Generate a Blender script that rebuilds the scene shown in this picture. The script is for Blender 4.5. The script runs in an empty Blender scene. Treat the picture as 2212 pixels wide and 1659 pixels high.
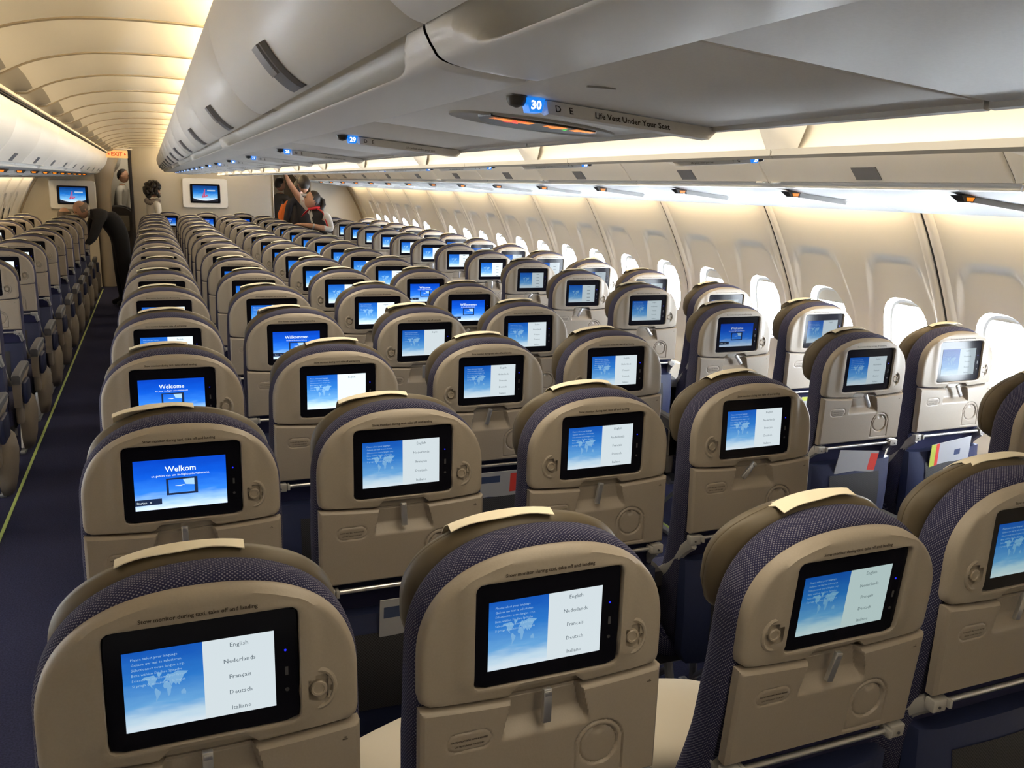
import bpy, bmesh, math, random
from mathutils import Vector, Matrix
random.seed(7)
PI = math.pi
sc = bpy.context.scene
COL = sc.collection

# ------------------------------------------------------------------ camera, world, exposure
cam_d = bpy.data.cameras.new('camera'); cam = bpy.data.objects.new('camera', cam_d); COL.objects.link(cam)
_y, _p, _r = math.radians(22.7002), math.radians(-12.7597), math.radians(1.8155)
Fv = Vector((math.sin(_y)*math.cos(_p), math.cos(_y)*math.cos(_p), math.sin(_p)))
Rv = Vector((math.cos(_y), -math.sin(_y), 0)); Uv = Rv.cross(Fv)
R2 = Rv*math.cos(_r) + Uv*math.sin(_r); U2 = -Rv*math.sin(_r) + Uv*math.cos(_r)
m = Matrix((R2, U2, -Fv)).transposed().to_4x4(); m.translation = Vector((-0.77, 0, 1.70))
cam.matrix_world = m
cam_d.sensor_width = 36; cam_d.lens = 36*1858.3/2212; cam_d.clip_start = 0.02; cam_d.clip_end = 200
sc.camera = cam
world = bpy.data.worlds.new('sky'); sc.world = world; world.use_nodes = True
bg = world.node_tree.nodes['Background']; bg.inputs[0].default_value = (0.86, 0.93, 1.0, 1); bg.inputs[1].default_value = 86.0
sc.view_settings.view_transform = 'Standard'; sc.view_settings.look = 'None'
sc.view_settings.exposure = 0.0; sc.view_settings.gamma = 1; sc.view_settings.use_curve_mapping = False
cy = sc.cycles
cy.use_denoising = True; cy.max_bounces = 7; cy.diffuse_bounces = 4; cy.glossy_bounces = 3; cy.transmission_bounces = 3
cy.transparent_max_bounces = 6; cy.sample_clamp_indirect = 6; cy.caustics_reflective = False; cy.caustics_refractive = False
cy.use_adaptive_sampling = True; cy.adaptive_threshold = 0.02
E_CEIL, E_SIDE, E_COVE = 50.0, 40.0, 5.0      # the cabin's lamps

# ------------------------------------------------------------------ materials
def rgb(r, g, b):
    return tuple((c/255/12.92 if c/255 <= .04045 else ((c/255+.055)/1.055)**2.4) for c in (r, g, b)) + (1,)
def mat(name, col, rough=.5, metal=0, emit=None, es=0, noise=0, nscale=60, bump=0, coat=0, sample=True, spec=.5, alpha=None):
    M = bpy.data.materials.new(name); M.use_nodes = True; nt = M.node_tree; b = nt.nodes['Principled BSDF']
    b.inputs['Base Color'].default_value = col; b.inputs['Roughness'].default_value = rough; b.inputs['Metallic'].default_value = metal
    b.inputs['Specular IOR Level'].default_value = spec
    if coat: b.inputs['Coat Weight'].default_value = coat; b.inputs['Coat Roughness'].default_value = .06
    if emit: b.inputs['Emission Color'].default_value = emit; b.inputs['Emission Strength'].default_value = es
    if noise or bump:
        tc = nt.nodes.new('ShaderNodeTexCoord'); n = nt.nodes.new('ShaderNodeTexNoise'); n.inputs['Scale'].default_value = nscale
        n.inputs['Detail'].default_value = 3
        nt.links.new(tc.outputs['Object'], n.inputs['Vector'])
        if noise:
            r = nt.nodes.new('ShaderNodeValToRGB'); e = r.color_ramp.elements
            e[0].position = .3; e[1].position = .7
            e[0].color = tuple(c*(1-noise) for c in col[:3])+(1,); e[1].color = tuple(min(1, c*(1+noise)) for c in col[:3])+(1,)
            nt.links.new(n.outputs[0], r.inputs[0]); nt.links.new(r.outputs[0], b.inputs['Base Color'])
        if bump:
            bp = nt.nodes.new('ShaderNodeBump'); bp.inputs['Strength'].default_value = bump; bp.inputs['Distance'].default_value = .002
            nt.links.new(n.outputs[0], bp.inputs['Height']); nt.links.new(bp.outputs[0], b.inputs['Normal'])
    if not sample: M.cycles.emission_sampling = 'NONE'
    return M
def math_node(nt, op, a, b=None):
    n = nt.nodes.new('ShaderNodeMath'); n.operation = op
    for i, x in enumerate((a, b)):
        if x is None: continue
        if isinstance(x, (int, float)): n.inputs[i].default_value = x
        else: nt.links.new(x, n.inputs[i])
    return n.outputs[0]
def fabric(name, base, dot, f=1250.0, thr=.35, amt=1.0, uv=False):
    M = mat(name, base, .95, spec=.2); nt = M.node_tree; b = nt.nodes['Principled BSDF']
    tc = nt.nodes.new('ShaderNodeTexCoord'); s = nt.nodes.new('ShaderNodeSeparateXYZ'); nt.links.new(tc.outputs['UV' if uv else 'Object'], s.inputs[0])
    u = math_node(nt, 'SINE', math_node(nt, 'MULTIPLY', math_node(nt, 'ADD', s.outputs[0], 0.0 if uv else s.outputs[1]), f))
    w = math_node(nt, 'SINE', math_node(nt, 'MULTIPLY', s.outputs[1] if uv else math_node(nt, 'SUBTRACT', s.outputs[2], math_node(nt, 'MULTIPLY', s.outputs[1], .6)), f*1.25 if uv else f))
    p = math_node(nt, 'MULTIPLY', u, w); g = math_node(nt, 'GREATER_THAN', p, thr)
    mx = nt.nodes.new('ShaderNodeMix'); mx.data_type = 'RGBA'
    nt.links.new(math_node(nt, 'MULTIPLY', g, amt), mx.inputs[0]); mx.inputs[6].default_value = base; mx.inputs[7].default_value = dot
    nt.links.new(mx.outputs[2], b.inputs['Base Color'])
    bp = nt.nodes.new('ShaderNodeBump'); bp.inputs['Strength'].default_value = .3; bp.inputs['Distance'].default_value = .001
    nt.links.new(p, bp.inputs['Height']); nt.links.new(bp.outputs[0], b.inputs['Normal'])
    return M
M_shell = mat('warm_beige_plastic', (.285, .250, .208, 1), .5, noise=.03, nscale=300, bump=.08)
M_table = mat('rose_beige_plastic', (.268, .233, .196, 1), .45, noise=.03, nscale=300, bump=.08)
M_navy = fabric('dotted_navy_fabric', (.020, .021, .058, 1), (.14, .14, .19, 1), f=1050.0, thr=.45)
M_navy_uv = fabric('dotted_navy_weave', (.020, .021, .058, 1), (.16, .16, .21, 1), f=950.0, thr=.42, uv=True)
M_navy_far = mat('navy_cloth', (.030, .038, .12, 1), .9, spec=.2, noise=.2, nscale=200, bump=.3)
M_vinyl = mat('royal_navy_vinyl', (.016, .023, .068, 1), .5, bump=.2, nscale=90)
M_head = mat('olive_tan_leather', (.085, .066, .038, 1), .5, noise=.08, nscale=30, bump=.2)
M_seam = mat('dark_seam', (.05, .035, .015, 1), .8)
M_paper = mat('cream_paper', (.85, .78, .62, 1), .85)
M_black = mat('gloss_black_bezel', (.005, .005, .008, 1), .14, spec=.08)
M_dark = mat('dark_grey_plastic', (.05, .05, .055, 1), .5)
M_knob = mat('taupe_knob', (.30, .26, .21, 1), .35)
M_silver = mat('brushed_silver', (.62, .62, .62, 1), .3, metal=.85)
M_grey = mat('soft_grey_plastic', (.10, .10, .108, 1), .5)
M_hinge = mat('pale_grey_hinge', (.36, .355, .34, 1), .4)
M_print = mat('brown_print', (.035, .024, .015, 1), .7)
M_mesh = None
def mk_mesh_mat():
    M = mat('black_net', (.012, .012, .014, 1), .6); nt = M.node_tree; b = nt.nodes['Principled BSDF']
    tc = nt.nodes.new('ShaderNodeTexCoord'); s = nt.nodes.new('ShaderNodeSeparateXYZ'); nt.links.new(tc.outputs['Object'], s.inputs[0])
    a = math_node(nt, 'SINE', math_node(nt, 'MULTIPLY', math_node(nt, 'ADD', s.outputs[0], s.outputs[2]), 900.))
    c = math_node(nt, 'SINE', math_node(nt, 'MULTIPLY', math_node(nt, 'SUBTRACT', s.outputs[0], s.outputs[2]), 900.))
    g = math_node(nt, 'GREATER_THAN', math_node(nt, 'MAXIMUM', a, c), .80)
    mx = nt.nodes.new('ShaderNodeMix'); mx.data_type = 'RGBA'; nt.links.new(g, mx.inputs[0])
    mx.inputs[6].default_value = (.006, .006, .008, 1); mx.inputs[7].default_value = (.04, .04, .045, 1)
    nt.links.new(mx.outputs[2], b.inputs['Base Color']); return M
M_mesh = mk_mesh_mat()
M_bin = mat('bin_cream_white', (.86, .845, .81, 1), .38, bump=.05, nscale=400)
M_psu = mat('panel_light_grey', (.86, .86, .86, 1), .55, spec=.3, noise=.02, nscale=400)
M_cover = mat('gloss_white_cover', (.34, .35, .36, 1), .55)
M_wall = mat('wall_cream', (.80, .765, .69, 1), .55, spec=.35)
M_ceil = mat('ceiling_cream', (.80, .74, .62, 1), .5)
M_rib_shade = mat('taupe_rib_shadow', (.34, .28, .19, 1), .6)  # shadow line at each ceiling step, put into the colour
M_grille = mat('grey_vent_mesh', (.30, .27, .22, 1), .7)
M_bulk = mat('bulkhead_beige', (.50, .46, .385, 1), .55, noise=.03, nscale=200)
M_joint = mat('dark_joint', (.02, .018, .015, 1), .8)
M_frame = mat('taupe_frame', (.25, .20, .14, 1), .5)
M_carpet = mat('navy_carpet', (.022, .024, .055, 1), .95, noise=.35, nscale=160, bump=.6, spec=.1)
M_strip = mat('photoluminescent_strip', (.42, .52, .15, 1), .5)
M_outer = mat('fuselage_skin', (.3, .3, .3, 1), .7)
M_lampC = mat('warm_lamp', (1, 1, 1, 1), .5, emit=(1, .78, .48, 1), es=E_CEIL)
M_lampS = mat('warm_wall_lamp', (1, 1, 1, 1), .5, emit=(1, .76, .45, 1), es=E_SIDE)
M_lampM = mat('cove_lamp', (1, 1, 1, 1), .5, emit=(1, .84, .60, 1), es=E_COVE)
def emis(name, c, s): return mat(name, (0, 0, 0, 1), .4, emit=c, es=s, sample=False)
M_blueled = emis('row_number_blue', rgb(20, 120, 220), 1.2)
M_whiteled = emis('lit_white', (1, 1, 1, 1), 1.6)
M_orange = emis('lit_orange', rgb(255, 140, 20), 1.1)
M_redled = emis('lit_red', rgb(255, 60, 40), 1.6)
M_green = emis('lit_green', rgb(60, 220, 80), 1.2)
M_ledblue = emis('tiny_blue_led', rgb(30, 40, 255), 1.5)
M_exit = emis('exit_sign_face', rgb(255, 190, 110), 1.0)
M_exitr = emis('exit_letters', rgb(235, 70, 20), 1.0)
M_lens = mat('dark_lens', (.012, .012, .014, 1), .4)
M_white = mat('white_cloth', (.80, .78, .74, 1), .9)
M_pillow = mat('pillow_cream', (.80, .74, .62, 1), .9, bump=.3, nscale=25)
M_shirt = mat('white_shirt', (.70, .67, .62, 1), .9, bump=.3, nscale=40)
M_skin = mat('skin', (.50, .27, .17, 1), .5)
M_skin2 = mat('pale_skin', (.52, .30, .21, 1), .5)
M_hair = mat('dark_hair', (.012, .008, .006, 1), .5, bump=.8, nscale=120)
M_hairg = mat('greying_hair', (.10, .075, .055, 1), .7, bump=.8, nscale=120)
M_suit = mat('black_suit', (.006, .006, .009, 1), .9)
M_vest = mat('dark_vest', (.014, .012, .016, 1), .85)
M_greyc = mat('grey_cloth', (.10, .095, .10, 1), .9)
M_red = mat('red_scarf', (.55, .02, .03, 1), .7)
M_hiviz = mat('orange_cloth', (.75, .16, .02, 1), .8)
M_lip = mat('lips', (.35, .10, .08, 1), .5)
M_scarfg = mat('patterned_scarf', (.18, .16, .15, 1), .9, noise=.6, nscale=60)

# ------------------------------------------------------------------ mesh helpers
def obj(name, bm, mats, parent=None, angle=35, smooth=True, recalc=True):
    if recalc: bmesh.ops.recalc_face_normals(bm, faces=bm.faces)
    me = bpy.data.meshes.new(name); bm.to_mesh(me); bm.free()
    if not isinstance(mats, (list, tuple)): mats = [mats]
    for x in mats: me.materials.append(x)
    if smooth:
        me.shade_smooth(); me.set_sharp_from_angle(angle=math.radians(angle))
    o = bpy.data.objects.new(name, me); COL.objects.link(o)
    if parent is not None: o.parent = parent
    return o
def empty(name, loc=(0, 0, 0), rz=0, parent=None):
    o = bpy.data.objects.new(name, None); COL.objects.link(o); o.location = loc; o.rotation_euler = (0, 0, rz); o.empty_display_size = .1
    if parent is not None: o.parent = parent
    return o
def tag(o, label=None, cat=None, group=None, kind=None):
    if label: o['label'] = label
    if cat: o['category'] = cat
    if group: o['group'] = group
    if kind: o['kind'] = kind
    return o
def setm(bm, n0, mi):
    if mi:
        for f in list(bm.faces)[n0:]: f.material_index = mi
def box(bm, c, s, bev=0, mi=0, rot=None, seg=2):
    n0 = len(bm.faces)
    r = bmesh.ops.create_cube(bm, size=1); vs = r['verts']
    bmesh.ops.scale(bm, vec=s, verts=vs)
    if bev:
        es = list({e for v in vs for e in v.link_edges})
        r2 = bmesh.ops.bevel(bm, geom=es, offset=bev, segments=seg, affect='EDGES', profile=.5)
        vs = list({v for f in list(bm.faces)[n0:] for v in f.verts})
    if rot is not None: bmesh.ops.rotate(bm, verts=vs, cent=(0, 0, 0), matrix=rot)
    bmesh.ops.translate(bm, vec=c, verts=vs)
    setm(bm, n0, mi); return bm
def rings(bm, rs, cap0=True, cap1=True, closed=True, mi=0):
    """loft through rings of equal length"""
    L = [[bm.verts.new(p) for p in r] for r in rs]; n = len(L[0]); fs = []
    for a, b in zip(L, L[1:]):
        for i in range(n if closed else n-1):
            j = (i+1) % n; fs.append(bm.faces.new((a[i], a[j], b[j], b[i])))
    if cap0: fs.append(bm.faces.new(L[0][::-1]))
    if cap1: fs.append(bm.faces.new(L[-1]))
    for f in fs: f.material_index = mi
    return L
def tube(bm, pts, r, n=10, mi=0, flat=1.0):
    pts = [Vector(p) for p in pts]; rs = []
    for i, p in enumerate(pts):
        d = (pts[min(i+1, len(pts)-1)] - pts[max(i-1, 0)]).normalized()
        a = d.cross(Vector((0, 0, 1)));
        if a.length < .1: a = d.cross(Vector((1, 0, 0)))
        a.normalize(); b = d.cross(a).normalized()
        rr = r[i] if isinstance(r, (list, tuple)) else r
        rs.append([p + a*rr*math.cos(2*PI*k/n) + b*rr*flat*math.sin(2*PI*k/n) for k in range(n)])
    rings(bm, rs, mi=mi); return bm
def lathe(bm, c, prof, axis='y', n=24, mi=0, sx=1, sz=1):
    """prof: list of (radius, offset along the axis)"""
    rs = []
    for r, h in prof:
        ring = []
        for k in range(n):
            a = 2*PI*k/n; x, z = r*math.cos(a)*sx, r*math.sin(a)*sz
            ring.append((c[0]+x, c[1]+h, c[2]+z) if axis == 'y' else (c[0]+x, c[1]+z, c[2]+h) if axis == 'z' else (c[0]+h, c[1]+x, c[2]+z))
        rs.append(ring)
    rings(bm, rs, mi=mi); return bm
def polar(poly, c, n=96, a0=0.0):
    """resample a star-shaped outline at n equal angles about c"""
    out = []; m = len(poly)
    for k in range(n):
        a = a0 + 2*PI*k/n; dx, dz = math.cos(a), math.sin(a); best = None
        for i in range(m):
            x1, z1 = poly[i][0]-c[0], poly[i][1]-c[1]; x2, z2 = poly[(i+1) % m][0]-c[0], poly[(i+1) % m][1]-c[1]
            ex, ez = x2-x1, z2-z1; det = dx*(-ez) + ex*dz
            if abs(det) < 1e-12: continue
            t = (x1*(-ez) + ex*z1)/det; s = (dx*z1 - dz*x1)/det
            if t > 0 and -1e-9 <= s <= 1+1e-9 and (best is None or t > best): best = t
        out.append((c[0]+dx*best, c[1]+dz*best))
    return out
def rrect(x0, x1, z0, z1, r, k=6):
    out = []
    for cx, cz, a in ((x1-r, z1-r, 0), (x0+r, z1-r, PI/2), (x0+r, z0+r, PI), (x1-r, z0+r, 3*PI/2)):
        out += [(cx+r*math.cos(a+PI/2*i/k), cz+r*math.sin(a+PI/2*i/k)) for i in range(k+1)]
    return out
def inset(p, c, f): return [(c[0]+(x-c[0])*f, c[1]+(z-c[1])*f) for x, z in p]
def shrink(p, c, d):
    out = []
    for x, z in p:
        v = Vector((x-c[0], z-c[1])); l = v.length; v = v*((l-d)/l); out.append((c[0]+v.x, c[1]+v.y))
    return out
def catmull(P, k=5):
    out = []
    for i in range(len(P)-1):
        p0, p1, p2, p3 = P[max(i-1, 0)], P[i], P[i+1], P[min(i+2, len(P)-1)]
        for j in range(k):
            t = j/k; out.append(tuple(.5*(2*b+(-a+c)*t+(2*a-5*b+4*c-d)*t*t+(-a+3*b-3*c+d)*t**3) for a, b, c, d in zip(p0, p1, p2, p3)))
    out.append(tuple(P[-1])); return out
_tc = {}
def text_mesh(s, width=None, height=None, align='CENTER', res=2, bold=0, shear=0):
    """outline letters as flat polygons: returns (verts2d, faces)"""
    key = (s, res, bold, shear)
    if key not in _tc:
        c = bpy.data.curves.new('t', 'FONT'); c.body = s; c.size = 1; c.resolution_u = res; c.offset = bold; c.shear = shear
        o = bpy.data.objects.new('t', c); COL.objects.link(o); bpy.context.view_layer.update()
        me = bpy.data.meshes.new_from_object(o.evaluated_get(bpy.context.evaluated_depsgraph_get()))
        _tc[key] = ([(v.co.x, v.co.y) for v in me.vertices], [tuple(p.vertices) for p in me.polygons])
        bpy.data.objects.remove(o); bpy.data.curves.remove(c); bpy.data.meshes.remove(me)
    V, F = _tc[key]
    xs = [v[0] for v in V]; x0, x1 = min(xs), max(xs)
    k = width/(x1-x0) if width else height/.72
    kx = k; kz = height/.72 if (height and width) else k
    ox = {'CENTER': (x0+x1)/2, 'LEFT': x0, 'RIGHT': x1}[align]
    return [((v[0]-ox)*kx, v[1]*kz) for v in V], F
def add_text(bm, s, mp, mi=0, **kw):
    """mp: function (u,v)->3D"""
    V, F = text_mesh(s, **kw); vs = [bm.verts.new(mp(u, v)) for u, v in V]
    for f in F:
        try: q = bm.faces.new([vs[i] for i in f]); q.material_index = mi
        except ValueError: pass
def poly(bm, pts, mi=0):
    f = bm.faces.new([bm.verts.new(p) for p in pts]); f.material_index = mi; return f
def dup(o, parent=None, skip=()):
    c = o.copy(); COL.objects.link(c); c.parent = parent
    for ch in o.children:
        if ch.name.split('.')[0] not in skip: dup(ch, c)
    return c

# ------------------------------------------------------------------ setting: floor, walls, ceiling, bins
Y0, Y1 = -1.45, 15.2        # rear end of what is built, forward bulkhead
YF = 19.0
bm = bmesh.new(); box(bm, (0, (Y0+YF)/2, -.03), (5.1, YF-Y0, .06)); tag(obj('floor', bm, M_carpet, smooth=False), kind='structure')
for i, x in enumerate((-1.525, 1.17, 1.635)):
    bm = bmesh.new(); box(bm, (x, 6.9, .003), (.018 if i else .015, 15.5, .006), .001)
    tag(obj('trim_%d' % (i+1), bm, M_strip), kind='structure')

def wprof(z):           # sidewall |x| against height
    P = [(.0, 2.30), (.25, 2.47), (.45, 2.58), (.6, 2.625), (.8, 2.64), (1.0, 2.622), (1.16, 2.588), (1.38, 2.492), (1.52, 2.42), (1.64, 2.35), (1.74, 2.28), (1.9, 2.15), (2.1, 1.95), (2.3, 1.6)]
    for i in range(len(P)-1):
        (a, x), (b, y) = P[i], P[i+1]
        if z <= b:
            t = (z-a)/(b-a); h = b-a
            m0 = (y-P[i-1][1])/(b-P[i-1][0]) if i else (y-x)/h
            m1 = (P[i+2][1]-x)/(P[i+2][0]-a) if i+2 < len(P) else (y-x)/h
            return x*(2*t**3-3*t*t+1)+m0*h*(t**3-2*t*t+t)+y*(3*t*t-2*t**3)+m1*h*(t**3-t*t)
    return P[-1][1]
def sst(a, b, x):
    t = max(0, min(1, (x-a)/(b-a))); return t*t*(3-2*t)
WP = 0.5337; WY0 = 2.593; ZC = 1.055
def recess(y, z):       # hollow round each window, y from window centre
    hw = .150 + .05*sst(1.43, 1.05, z)
    s = sst(hw+.03, hw-.004, abs(y)) * sst(1.452, 1.418, z + .05*sst(hw-.05, hw, abs(y))) * sst(.60, .72, z)
    return .014*s
def win_outline(a, b, n=96, c=(0, ZC)):   # superellipse
    e = 2.7; out = []
    for k in range(n):
        t = 2*PI*k/n; ct, st = math.cos(t), math.sin(t)
        r = (abs(ct/a)**e + abs(st/b)**e)**(-1/e); out.append((c[0]+r*ct, c[1]+r*st))
    return out
def half_panel(hole=True, g=.0):
    bm = bmesh.new(); N = 96; c = (0, ZC)
    outer = polar([(WP/2-g*.3, 1.76), (-WP/2+g*.3, 1.76), (-WP/2+g*.3, .53), (WP/2-g*.3, .53)], c, N)
    inn = win_outline(.138, .188) if hole else win_outline(.004, .004)
    K = 40; rs = []
    for k in range(K+1):
        t = k/K; t = t if not hole else t**1.15
        R = []
        for (xo, zo), (xi, zi) in zip(outer, inn):
            y, z = xi+(xo-xi)*t, zi+(zo-zi)*t
            d = recess(y, z) if hole else 0
            # pilaster roll next to the panel edge
            R.append((wprof(z)+d, y, z))
        rs.append(R)
    rings(bm, rs, cap0=not hole, cap1=False)
    return bm
def reveal():
    bm = bmesh.new(); rs = []
    for a, b, dx in ((.138, .188, .024), (.135, .185, .025), (.132, .182, .030), (.129, .179, .040), (.126, .175, .046)):
        rs.append([(wprof(z)+dx, y, z) for y, z in win_outline(a, b)])
    rings(bm, rs, cap0=False, cap1=False); return bm
def flat_at(a, b, dx, inner=None):
    bm = bmesh.new(); o = [(wprof(z)+dx, y, z) for y, z in win_outline(a, b)]
    poly(bm, o); return bm
wallR = tag(empty('wall_right'), kind='structure'); wallL = tag(empty('wall_left'), kind='structure')
mesh_half = obj('wall_panel', half_panel(), M_wall, wallR, angle=50).data
mesh_blank = obj('wall_panel', half_panel(False), M_wall, wallR, angle=50).data
for o in list(wallR.children): bpy.data.objects.remove(o)
rev_m = obj('reveal', reveal(), M_wall, None, angle=50); rev_me = rev_m.data; bpy.data.objects.remove(rev_m)
bm = bmesh.new(); rings(bm, [[(wprof(z)+dx, y, z) for y, z in win_outline(a, b)] for a, b, dx in ((.127, .176, .045), (.116, .164, .047), (.116, .164, .056))], False, False)
o = obj('seal', bm, mat('window_seal', (.45, .45, .44, 1), .5), None); seal_me = o.data; bpy.data.objects.remove(o)
def glass():
    M = bpy.data.materials.new('cabin_glass'); M.use_nodes = True; nt = M.node_tree; nt.nodes.clear()
    out = nt.nodes.new('ShaderNodeOutputMaterial'); mx = nt.nodes.new('ShaderNodeMixShader'); t = nt.nodes.new('ShaderNodeBsdfTransparent'); g = nt.nodes.new('ShaderNodeBsdfGlossy')
    g.inputs['Roughness'].default_value = .02; t.inputs[0].default_value = (.94, .96, .97, 1)
    mx.inputs[0].default_value = .05; nt.links.new(t.outputs[0], mx.inputs[1]); nt.links.new(g.outputs[0], mx.inputs[2]); nt.links.new(mx.outputs[0], out.inputs[0]); return M
o = obj('pane', flat_at(.118, .166, .052), glass(), None, smooth=False, recalc=False); pane_me = o.data; bpy.data.objects.remove(o)
def shade_mesh(drop):
    bm = bmesh.new()
    if drop > .3:      # fully lowered blind, filling the opening
        rings(bm, [[(wprof(z)+dx, y, z) for y, z in win_outline(.1345*k, .1845*k)] for k, dx in ((1, .034), (1, .028), (.98, .0262), (.75, .0262), (.5, .0262), (.25, .0262), (.05, .0262))], False, True)
        return bm
    zt = ZC+.165; zb = zt-drop; R = []
    for z in (zt, zb):
        R.append([(wprof(z)+.048+dx, y, z) for y, dx in ((-.124, 0), (.124, 0), (.124, .004), (-.124, .004))])
    rings(bm, R); return bm
M_shade = mat('window_shade', (.62, .58, .50, 1), .5)
drops = {2: .05, -99: .3}
shade_cache = {}
wn = 0
for side, W in ((1, wallR), (-1, wallL)):
    ks = range(-7, 24)
    for k in ks:
        yc = WY0 + WP*k
        if yc > Y1-.3: continue
        blank = (k == 15 or k >= 22)
        o = bpy.data.objects.new('wall_panel', mesh_blank if blank else mesh_half); COL.objects.link(o); o.parent = W
        o.location = (0, yc, 0); o.scale = (side, 1, 1)
        if blank: continue
        wn += 1
        w = tag(empty('window_%d' % wn, (0, yc, 0)), kind='structure'); w.scale = (side, 1, 1)
        for nm, me in (('reveal', rev_me), ('seal', seal_me), ('pane', pane_me)):
            c = bpy.data.objects.new(nm, me); COL.objects.link(c); c.parent = w
        d = ({2: .065, 4: .05}.get(k, .016 if k >= -1 else .34)) if side > 0 else (.248 if -1 <= k < 10 else .34)
        if d not in shade_cache:
            s0 = obj('shade', shade_mesh(d), M_shade, None); shade_cache[d] = s0.data; bpy.data.objects.remove(s0)
        c = bpy.data.objects.new('shade', shade_cache[d]); COL.objects.link(c); c.parent = w
        if -1 <= k <= 16:
            L = bpy.data.lights.new('window_portal', 'AREA'); L.shape = 'RECTANGLE'; L.size = .24; L.size_y = .33; L.cycles.is_portal = True
            lo = bpy.data.objects.new('window_portal', L); COL.objects.link(lo); lo.location = (side*(wprof(ZC)+.10), yc, ZC)
            lo.rotation_euler = (Vector((-side, 0, -.2))).to_track_quat('-Z', 'Y').to_euler()
    # vertical joints every second window, raised pilaster welts each side
    j = 0
    for k in range(-4, 13):
        yj = 2.865 + 1.0674*k
        if yj < Y0 or yj > Y1-.1: continue
        bm = bmesh.new(); zs = [.55+.03*i for i in range(40)]
        rings(bm, [[(side*(wprof(z)-.0035), yj-.0035, z), (side*(wprof(z)-.0035), yj+.0035, z), (side*(wprof(z)+.01), yj+.0035, z), (side*(wprof(z)+.01), yj-.0035, z)] for z in zs])
        obj('joint_strip', bm, M_joint, W)
        for s in (-1, 1):
            bm = bmesh.new()
            rings(bm, [[(side*(wprof(z)-.009), yj+s*.012, z), (side*(wprof(z)-.009), yj+s*.045, z), (side*(wprof(z)+.002), yj+s*.062, z), (side*(wprof(z)+.008), yj+s*.03, z), (side*(wprof(z)+.002), yj+s*.005, z)][::s] for z in zs])
            obj('pilaster_welt', bm, M_wall, W, angle=60)
    # lower side panel with its ledge
    bm = bmesh.new()
    P = [(side*(wprof(.55)), .55), (side*(wprof(.55)-.035), .545), (side*(wprof(.53)-.045), .52), (side*2.50, .40), (side*2.36, .12), (side*2.30, .0), (side*2.6, 0), (side*2.72, .5)]
    rings(bm, [[(x, y, z) for x, z in P] for y in (Y0, Y1)])
    obj('dado_panel', bm, M_wall, W, angle=30)
    # outer skin so that daylight only comes through the windows
    bm = bmesh.new()
    def skin(zs): return [(side*(wprof(z)+.085), z) for z in zs]
    for za, zb, ya, yb in [(-.1, ZC-.205, Y0, YF), (ZC+.205, 2.9, Y0, YF)]:
        zs = [za+(zb-za)*i/8 for i in range(9)]
        rings(bm, [[(x, y, z) for x, z in skin(zs)] for y in (ya, yb)], False, False, closed=False)
    for k in range(-8, 32):
        yc = WY0+WP*k; a, b = yc, yc+WP
        if -7 <= k <= (22 if side > 0 else 10): continue
        if k in (14, 15) : a, b = yc+.0, yc+WP
        if k < -7 or yc > Y1-.9: a, b = yc, yc+WP
        zs = [ZC-.21+.42*i/4 for i in range(5)]
        rings(bm, [[(x, y, z) for x, z in skin(zs)] for y in (a, b)], False, False, closed=False)
    obj('outer_skin', bm, M_outer, W, recalc=False)
bm = bmesh.new(); box(bm, (0, (Y0+YF)/2, 2.62), (4.6, YF-Y0, .05)); box(bm, (0, Y0-.05, 1.2), (5.6, .05, 2.9)); box(bm, (0, YF+.03, 1.2), (5.6, .05, 2.9))
tag(obj('wall_back', bm, M_bulk, smooth=False), kind='structure')

bm = bmesh.new(); box(bm, (0, (Y0+Y1)/2-.15, 2.0), (.50, Y1-Y0-.4, .17)); tag(obj('ceiling_void', bm, M_joint, smooth=False), kind='structure')
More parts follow.
